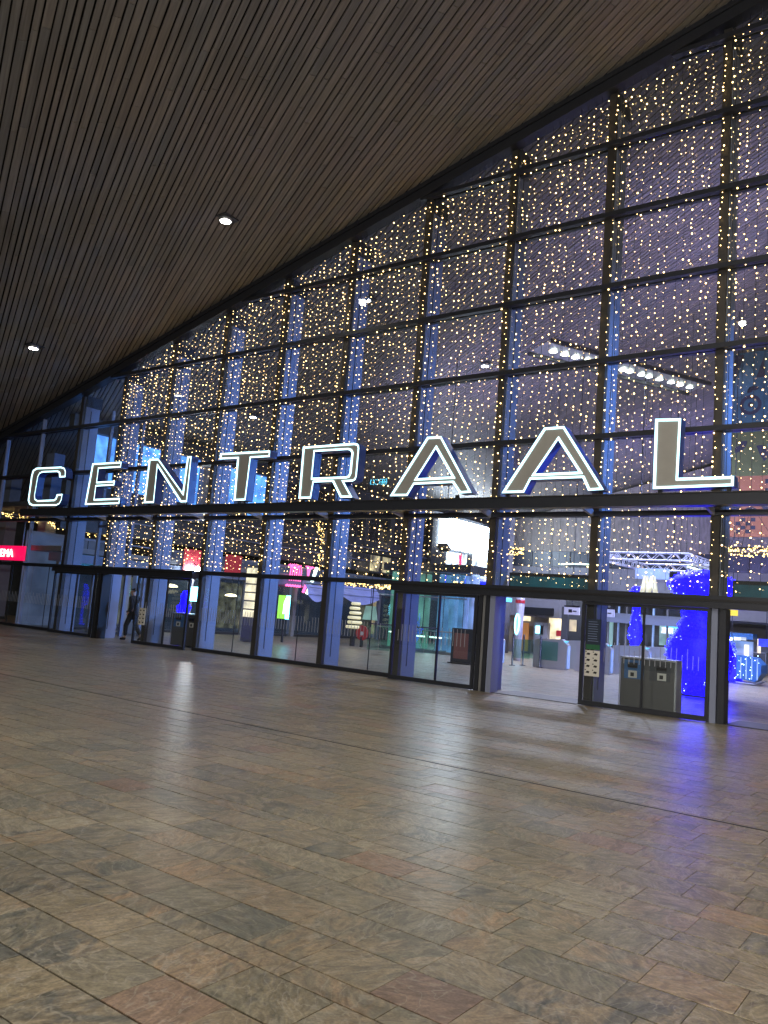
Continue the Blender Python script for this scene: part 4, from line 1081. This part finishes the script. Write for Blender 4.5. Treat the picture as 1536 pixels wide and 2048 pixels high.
# stalls at the right
stl = thing('market_stall', 'stall with bright bluish canopy lamps under the balcony', 'stall', loc=(-10, 24, 0)); si_ = Matrix.Translation((10, -24, 0))
def sp(mb, nm, mat):
    o = mb.build(nm, M[mat], stl); o.matrix_parent_inverse = si_
sp(at_px(1452, 1506, 1284, 1345, 24.2), 'back', 'tubeblue'); sp(at_px(1452, 1506, 1268, 1276, 23.4, .9), 'canopy', 'binblue')
for u in (1458, 1475, 1486): sp(at_px(u - 7, u + 6, 1275, 1280, 23.3, .06), 'canopy_lamp', 'screenpic')
sp(at_px(1452, 1500, 1318, 1347, 22.9, .5), 'counter', 'binblue'); sp(at_px(1488, 1497, 1290, 1312, 24.0), 'shelf', 'cream'); sp(at_px(1514, 1521, 1278, 1306, 24.0), 'shelf', 'cream')
t = thing('route_sign', 'small blue illuminated sign at the back by the stall', 'sign', loc=tuple(onY(1533, 1286, 22))); MB().box(-.32, .4, -.05, .05, -.16, .16).build('panel', M['screenblue'], t); MB().tube([(0, 0, .16), (0, 0, 1.5)], .02, 6).build('drop_rod', M['dark'], t)
q = onY(1465, 1225, 16); t = thing('exit_sign', 'small yellow illuminated sign on a thin rod', 'sign', loc=tuple(q)); MB().box(-.19, .19, -.04, .04, -.12, .12).build('panel', M['yellow'], t); MB().tube([(.0, 0, -.12), (.0, 0, -.9)], .015, 6).build('rod', M['dark'], t); MB().tube([(0, 0, .12), (0, 0, zroof(q.x, 16) - q.z)], .015, 6).build('rod', M['dark'], t)
# glazed shops behind the tall sculpture
gs = thing('glass_shop', 'glazed shop with bright counter light behind the blue sculptures', 'shop', loc=(-16, 26, 0)); gi = Matrix.Translation((16, -26, 0))
def gp(mb, nm, mat):
    o = mb.build(nm, M[mat], gs); o.matrix_parent_inverse = gi
gp(at_px(1204, 1420, 1215, 1318, 26.6), 'back', 'darkwall'); gp(at_px(1318, 1362, 1250, 1290, 26.2), 'lit_counter', 'tube'); gp(at_px(1322, 1345, 1256, 1266, 26.0), 'counter_lamp', 'screenpic'); gp(at_px(1330, 1360, 1252, 1255, 26.0), 'counter_lamp', 'cyan')
for u in (1212, 1232, 1248, 1302, 1330, 1380): gp(at_px(u, u + 7, 1200, 1318, 25.6, .15), 'post', 'tubeblue' if u in (1232, 1302) else 'plaster')
gp(at_px(1204, 1420, 1238, 1243, 25.4), 'rail', 'steel'); gp(at_px(1204, 1420, 1170, 1200, 26, .4), 'fascia', 'plaster'); gp(at_px(1216, 1226, 1240, 1290, 25.9), 'lit_panel', 'tube')

# big screen on the wing wall
scr = thing('led_screen', 'bright white led screen over two smaller pictures on the wing wall', 'screen', loc=(-28.5, 30, 5)); sci = Matrix.Translation((28.5, -30, -5))
def sc_(u0, u1, v0, v1, nm, mat, X=-28.5, th=.12):
    a, b_ = onX(u0, v1, X), onX(u1, v0, X)
    o = MB().box(X - th, X, a.y, b_.y, min(a.z, b_.z), max(a.z, b_.z)).build(nm, M[mat], scr); o.matrix_parent_inverse = sci
sc_(880, 978, 1056, 1092, 'main_screen', 'screen'); sc_(893, 934, 1110, 1152, 'picture', 'screenpic'); sc_(945, 975, 1112, 1160, 'picture', 'screenpic'); sc_(890, 940, 1152, 1166, 'picture_foot', 'screenblue'); sc_(942, 975, 1158, 1170, 'picture_foot', 'screenblue')
sc_(917, 924, 1108, 1150, 'red_figure', 'screenred', -28.44, .03)
o = MB().box(-28.9, -28.63, 26.8, 34.6, 3.3, 8.0).build('casing', M['darkwall'], scr); o.matrix_parent_inverse = sci

# neon signs, awnings, posters along the wing
def wing_pt(u, v, X=-28.6): return onX(u, v, X)
q = wing_pt(590, 1148); t = thing('neon_sign', 'pink neon letter m over a wavy pink line', 'neon sign', 'pink neon signs on the wing', (q.x, q.y, q.z))
def nst(pts, r, nm, mat='pink'): MB().tube([(0, a, b_) for a, b_ in pts], r, 6).build(nm, M[mat], t)
for o_ in (0, .16):
    nst([(-.55 + o_, .38), (-.42 + o_, .48), (-.34 + o_, .3), (-.38 + o_, -.36)], .035, 'tube')
    nst([(-.38 + o_, .3), (-.1 + o_, .5), (.0 + o_, .28), (-.05 + o_, -.36)], .035, 'tube'); nst([(-.02 + o_, .3), (.25 + o_, .46), (.32 + o_, .2), (.28 + o_, -.36)], .035, 'tube')
nst([(-.6 + .1 * i, -.62 + (.035 if i % 2 else -.02)) for i in range(13)], .05, 'underline')
q = wing_pt(622, 1150); t = thing('neon_sign', 'pink and white slanted neon letter beside the neon m', 'neon sign', 'pink neon signs on the wing', (q.x, q.y, q.z))
nst([(-.42, .4), (-.3, .45), (-.2, -.3)], .05, 'tube'); nst([(.1, .42), (-.12, .3), (-.25, -.3)], .05, 'tube'); nst([(-.45, .42), (.2, .40)], .035, 'tube'); nst([(-.3, -.5), (-.5, -.95)], .08, 'tube')
nst([(.42, .42), (.12, -.35)], .09, 'white_tube', 'whiteneon'); nst([(.05, -.5), (-.2, -1.0)], .09, 'white_tube', 'whiteneon')
for u0, u1, v0, v1, lab in ((606, 646, 1172, 1202, 'lit lavender awning under the pink neon letter'), (676, 752, 1178, 1206, 'wide lit lavender awning under the ring of lights')):
    a, b_ = wing_pt(u0, v1, -27.6), wing_pt(u1, v0, -27.6); t = thing('awning', lab, 'awning', 'lit awnings', (-27.6, a.y, b_.z)); n_ = 8; vs = []
    for i in range(n_ + 1):
        u = i / n_; y_ = (b_.y - a.y) * u; zb_ = (a.z - b_.z) * (.62 + .38 * math.sin(math.pi * u)); vs += [(0, y_, 0), (.25, y_, zb_ * .5), (.3, y_, zb_)]
    MB().add(vs, [f for i in range(n_) for f in ((3 * i, 3 * i + 1, 3 * i + 4, 3 * i + 3), (3 * i + 1, 3 * i + 2, 3 * i + 5, 3 * i + 4))]).build('fabric', M['awning'], t)
    for z_ in (-.15, -.5): MB().tube([(.32, .05, z_), (.32, b_.y - a.y - .05, z_)], .018, 5).build('batten', M['bluefascia'], t)
    MB().tube([(.0, 0, 0.03), (.0, b_.y - a.y, .03)], .03, 5).build('rail', M['dark'], t)
a = onY(570, 1211, 9); t = thing('poster_column', 'glowing yellow green poster standing in front of the shops', 'poster', loc=(a.x, 9, 0))
MB().box(-.36, .36, -.06, .06, .98, 2.02).build('lightbox', M['black'], t); MB().box(-.34, .12, -.075, -.061, 1.0, 2.0).build('print', M['poster'], t); MB().box(.121, .34, -.075, -.061, 1.0, 2.0).build('print_edge', M['postercyan'], t)
MB().prism([(-.02, 1.2), (.12, 1.25), (.2, 1.6), (.1, 1.9), (.0, 1.7)], -.082, -.0755).build('figure', M['whiteneon'], t); MB().tube([(0, 0, 0.0), (0, 0, .98)], .05, 8).build('stand', M['dark'], t)
a = onY(388, 1188, 6); t = thing('lit_poster', 'cyan lit poster in the shop window beside the column', 'poster', loc=tuple(a)); MB().box(-.22, .25, -.03, .03, -.3, .3).build('print', M['postercyan'], t); MB().tube([(0, 0, .3), (0, 0, 1.6)], .01, 5).build('drop_rod', M['dark'], t)
a = onY(355, 1171, 5); 
for u, v, X, lab in ((342, 1172, -26.6, 'oval warm pendant lamp above the waste bin by the walking person'), (462, 1191, -27.0, 'oval warm pendant lamp under the red panels'), (420, 1191, -27.6, 'faint oval pendant lamp beside the red panels')):
    q = onX(u, v, X); t = thing('pendant_lamp', lab, 'lamp', 'oval pendant lamps', tuple(q)); MB().lathe((0, 0, 0), [(.05, -.05), (.26, -.03), (.28, .0), (.2, .05), (.05, .08)], 14).build('shade', M['lampwarm'], t, True); MB().tube([(0, 0, .08), (0, 0, .9)], .01, 5).build('cord', M['wire'], t)
# bright shop corner
t = thing('lit_shelf', 'tall shelf in warm light at the shop corner behind the column', 'shelf', loc=tuple(onZ(492, 1284))); MB().box(-.35, .3, .0, .3, .02, 3.1).build('case', M['plaster'], t)
for i in range(6): MB().box(-.32, .27, -.02, -.001, 1.0 + i * .34, 1.28 + i * .34).build('shelf_light', M['cream'], t)
# small decorations
q = onZ(704, 1292); t = thing('ring_totem', 'stack of cream rings on a dark stand in front of the shops', 'decoration', loc=(q.x, q.y, 0)); MB().tube([(0, 0, 0), (0, 0, .75)], .12, 8).build('stand', M['dark'], t)
for i in range(6): MB().tube([((.30 - .03 * i) * math.cos(a) + .04 * (i % 2), (.30 - .03 * i) * math.sin(a), .85 + i * .21) for a in np.linspace(0, 6.283, 17)], .075, 6, False).build('ring', M['fleece'], t, True)
q = onZ(722, 1294); t = thing('round_sign', 'red round sign on a low stand by the glass balustrade', 'sign', loc=(q.x, q.y, 0)); MB().tube([(0, -.04, .62), (0, .04, .62)], .33, 20).build('disc', M['redthing'], t); MB().box(-.05, .05, -.05, .05, 0, .45).build('stand', M['dark'], t); MB().tube([(.02, -.06, .60), (.02, -.045, .60)], .09, 12).build('emblem', M['white'], t)
t = thing('exit_lamp', 'greenish lit panel hanging over the shops by the balustrade', 'lamp', loc=tuple(onY(740, 1225, 14))); MB().prism([(-.4, -.35), (.45, -.35), (.3, .3), (-.25, .3)], -.04, .04).build('panel', M['tube'], t); MB().tube([(0, 0, .3), (0, 0, 2)], .015, 5).build('drop_rod', M['dark'], t)
q = onX(395, 1140, -28.4); t = thing('spot_lamp', 'very bright white spot lamp under the red panels', 'lamp', loc=tuple(q)); MB().lathe((0, 0, 0), [(.03, -.15), (.14, -.1), (.16, .0), (.1, .12), (.03, .15)], 12).build('globe', M['brightlamp'], t, True); MB().tube([(0, 0, .15), (-.3, 0, .3)], .02, 5).build('arm', M['dark'], t)
t = thing('blue_canopy_lamp', 'glowing blue dome lamp seen through the leaf under the letter E', 'lamp', loc=tuple(onY(170, 1140, 3.0))); MB().lathe((0, 0, 0), [(.62, -.1), (.6, .0), (.45, .12), (.2, .2), (.03, .22)], 18).build('dome', M['cyan'], t, True); MB().tube([(0, 0, .2), (0, 0, 1.5)], .02, 5).build('drop_rod', M['dark'], t)

# inner glass lobby with pale frames beside the wing
lob = thing('inner_lobby', 'glass lobby with pale blue lit frames inside the doors under the letters C and E', 'lobby', loc=(-26.5, 1.5, 0)); lo = Matrix.Translation((26.5, -1.5, 0))
def lb(mb, nm, mat):
    o = mb.build(nm, M[mat], lob); o.matrix_parent_inverse = lo
zt2 = 8.6
for x in (-27.35, -25.35): lb(MB().box(x - .05, x + .05, 1.5, 1.62, 0, zt2), 'frame_post', 'steel')
for z in (.05, 4.0, 6.2, 8.0): lb(MB().box(-27.3, -25.4, 1.5, 1.6, z, z + .09), 'frame_rail', 'steel')
lb(MB().box(-26.75, -26.71, 1.5, 1.58, .14, 3.99), 'frame_mullion', 'dark'); lb(MB().box(-27.29, -25.41, 1.53, 1.55, .15, 7.95), 'pane', 'glass')
lb(MB().box(-27.3, -25.4, 3.3, 3.4, .0, 2.6), 'shop_screen', 'cooldim')
for i in range(8): lb(MB().box(-27.0 + (i % 2) * .9, -26.75 + (i % 2) * .9, 3.25, 3.29, .5 + (i // 2) * .5, .8 + (i // 2) * .5), 'lit_card', 'tubeblue')
t = thing('card_stand', 'rack of pale lit cards behind the walking person', 'rack', loc=(-25.0, 2.6, 0))
MB().box(-.75, -.68, 0, .1, 0, 2.3).build('post', M['steel'], t); MB().box(.6, .67, 0, .1, 0, 2.3).build('post', M['steel'], t); MB().box(-.75, .67, -.02, .12, 0.001, .12).build('base', M['steel'], t)
for i in range(12): MB().box(-.5 + (i % 2) * .62, -.28 + (i % 2) * .62, .02, .04, .35 + (i // 2) * .32, .58 + (i // 2) * .32).build('card', M['tubeblue'], t)

for u, lab in ((101, 'broad pale column standing inside the glass above the letter C'), (22, 'broad pale column inside the glass beyond the letter C')):
    q = onY(u, 1000, 2.4); t = thing('hall_column', lab, 'column', 'columns inside the hall', (q.x, 2.4, 0))
    MB().box(-.3, .3, -.25, .25, .12, zroof(q.x, 2.4) - .5).build('shaft', M['steel'], t); MB().box(-.33, .33, -.28, .28, 0, .12).build('base', M['dark'], t)

# red sign box at the edge
c = onY(45, 1121, .5); h0 = onY(45, 1092, .5).z; xL = c.x - 3.2
t = thing('sign_box', 'glowing red shop sign box with white letters hanging behind the glass', 'sign', loc=(c.x, .5, c.z)); hh = h0 - c.z
MB().box(-3.2, 0, 0, .25, 0, hh).build('box', M['red'], t)
tx = text_mesh('lettering', 'HEMA', hh * .78, M['signwhite'], t, .01); tx.location = (-1.42, -.02, hh * .22); tx.rotation_euler = (R(90), 0, 0); tx.scale = (1.15, 1, 1)
MB().tube([(-.35, .12, hh), (-.35, .12, 2.2)], .03, 6).build('drop_rod', M['steel'], t)

# ------------------------------------------------------------------ person walking out
def skin_obj(name, joints, edges, mat, parent, root=0, sub=2):
    me = bpy.data.meshes.new(name); me.from_pydata([j[0] for j in joints], edges, []); me.materials.append(mat)
    o = bpy.data.objects.new(name, me); col.objects.link(o); o.parent = parent
    o.modifiers.new('skin', 'SKIN')
    if not me.skin_vertices: me.attributes
    for i, j in enumerate(joints):
        r_ = j[1]; me.skin_vertices[0].data[i].radius = r_ if isinstance(r_, tuple) else (r_, r_)
    me.skin_vertices[0].data[root].use_root = True
    sm = o.modifiers.new('sub', 'SUBSURF'); sm.levels = sub; sm.render_levels = sub
    return o
per = thing('person', 'person in dark jacket and trousers striding through the open door under the letter E', 'person', loc=(-23.35, .55, 0)); per.rotation_euler.z = R(200)
J = [((0, 0, .95), .14), ((.02, 0, 1.18), .13), ((.03, 0, 1.40), .15), ((.05, 0, 1.50), .06), ((.08, 0, 1.60), .085), ((.09, 0, 1.70), .08),
     ((.03, .19, 1.40), .055), ((-.08, .23, 1.14), .043), ((.06, .22, .92), .03), ((.11, .22, .85), .026),
     ((.03, -.19, 1.40), .055), ((.12, -.24, 1.15), .043), ((.24, -.2, .97), .03), ((.29, -.19, .91), .026),
     ((0, .09, .90), .09), ((.18, .09, .50), .06), ((.16, .09, .09), .038), ((.32, .09, .05), .032),
     ((0, -.09, .90), .09), ((-.08, -.09, .50), .06), ((-.34, -.09, .16), .038), ((-.24, -.09, .05), .032)]
Ed = [(0, 1), (1, 2), (2, 3), (3, 4), (4, 5), (2, 6), (6, 7), (7, 8), (8, 9), (2, 10), (10, 11), (11, 12), (12, 13), (0, 14), (14, 15), (15, 16), (16, 17), (0, 18), (18, 19), (19, 20), (20, 21)]
skin_obj('body', J, Ed, M['skin'], per)
jk = [(p, (r_ + .035) if i < 3 else r_ + .028) for i, (p, r_) in enumerate(J)]
jj = [((0, 0, .80), .17), ((0, 0, 1.0), .165), ((.02, 0, 1.2), .155), ((.03, 0, 1.42), .165), ((.05, 0, 1.52), .075), ((.03, .2, 1.41), .085), ((-.08, .235, 1.14), .072), ((.05, .225, .95), .058), ((.03, -.2, 1.41), .085), ((.12, -.245, 1.15), .072), ((.225, -.205, 1.0), .058)]
skin_obj('jacket', jj, [(0, 1), (1, 2), (2, 3), (3, 4), (3, 5), (5, 6), (6, 7), (3, 8), (8, 9), (9, 10)], M['cloth'], per, 1)
tj = [((0, 0, .93), .15), ((0, .09, .88), .11), ((.18, .09, .50), .085), ((.16, .09, .13), .065), ((0, -.09, .88), .11), ((-.08, -.09, .50), .085), ((-.32, -.09, .20), .065)]
skin_obj('trousers', tj, [(0, 1), (1, 2), (2, 3), (0, 4), (4, 5), (5, 6)], M['cloth'], per)
skin_obj('shoe', [((.13, .09, .06), .055), ((.24, .09, .05), .05), ((.36, .09, .035), .035)], [(0, 1), (1, 2)], M['black'], per)
skin_obj('shoe', [((-.36, -.09, .13), .055), ((-.29, -.09, .07), .05), ((-.21, -.09, .03), .03)], [(0, 1), (1, 2)], M['black'], per)
skin_obj('hair', [((.05, 0, 1.66), .085), ((.075, 0, 1.73), .095), ((.03, 0, 1.70), .08)], [(0, 1), (0, 2)], M['hair'], per, 0)
f = MB()
for s_ in (-1, 1): f.ico((.165, s_ * .032, 1.655), .012)
f.build('eyes', M['white'], per); MB().tube([(.165, 0, 1.655), (.195, 0, 1.62), (.165, 0, 1.61)], [.01, .016, .006], 6).build('nose', M['skin'], per, True); MB().box(.155, .172, -.022, .022, 1.575, 1.583).build('mouth', M['redthing'], per)

# ------------------------------------------------------------------ office tower across the square, seen in the glass
tw = thing('office_tower', 'office block across the square whose blue lettering mirrors in the glass', 'building', loc=(-60, -62, 0))
MB().box(-16, 12, -14, 0, 0, 16.6).build('wall', M['officewall'], tw); MB().box(-16.3, 12.3, -14.3, .3, 16.6, 16.9).build('roof', M['dark'], tw)
for i in range(9):
    for j in range(4): MB().box(-14.5 + i * 3, -12.6 + i * 3, .02, .08, 2.2 + j * 3.6, 4.1 + j * 3.6).build('window', M['officewin'] if (i * 7 + j * 5) % 3 == 0 else M['darkwall'], tw)
tx = text_mesh('lettering', 'ROBECO', 1.05, M['turq'], tw, .05, 'LEFT'); tx.rotation_euler = (R(90), 0, R(180)); tx.location = (2.9, .35, 17.15)
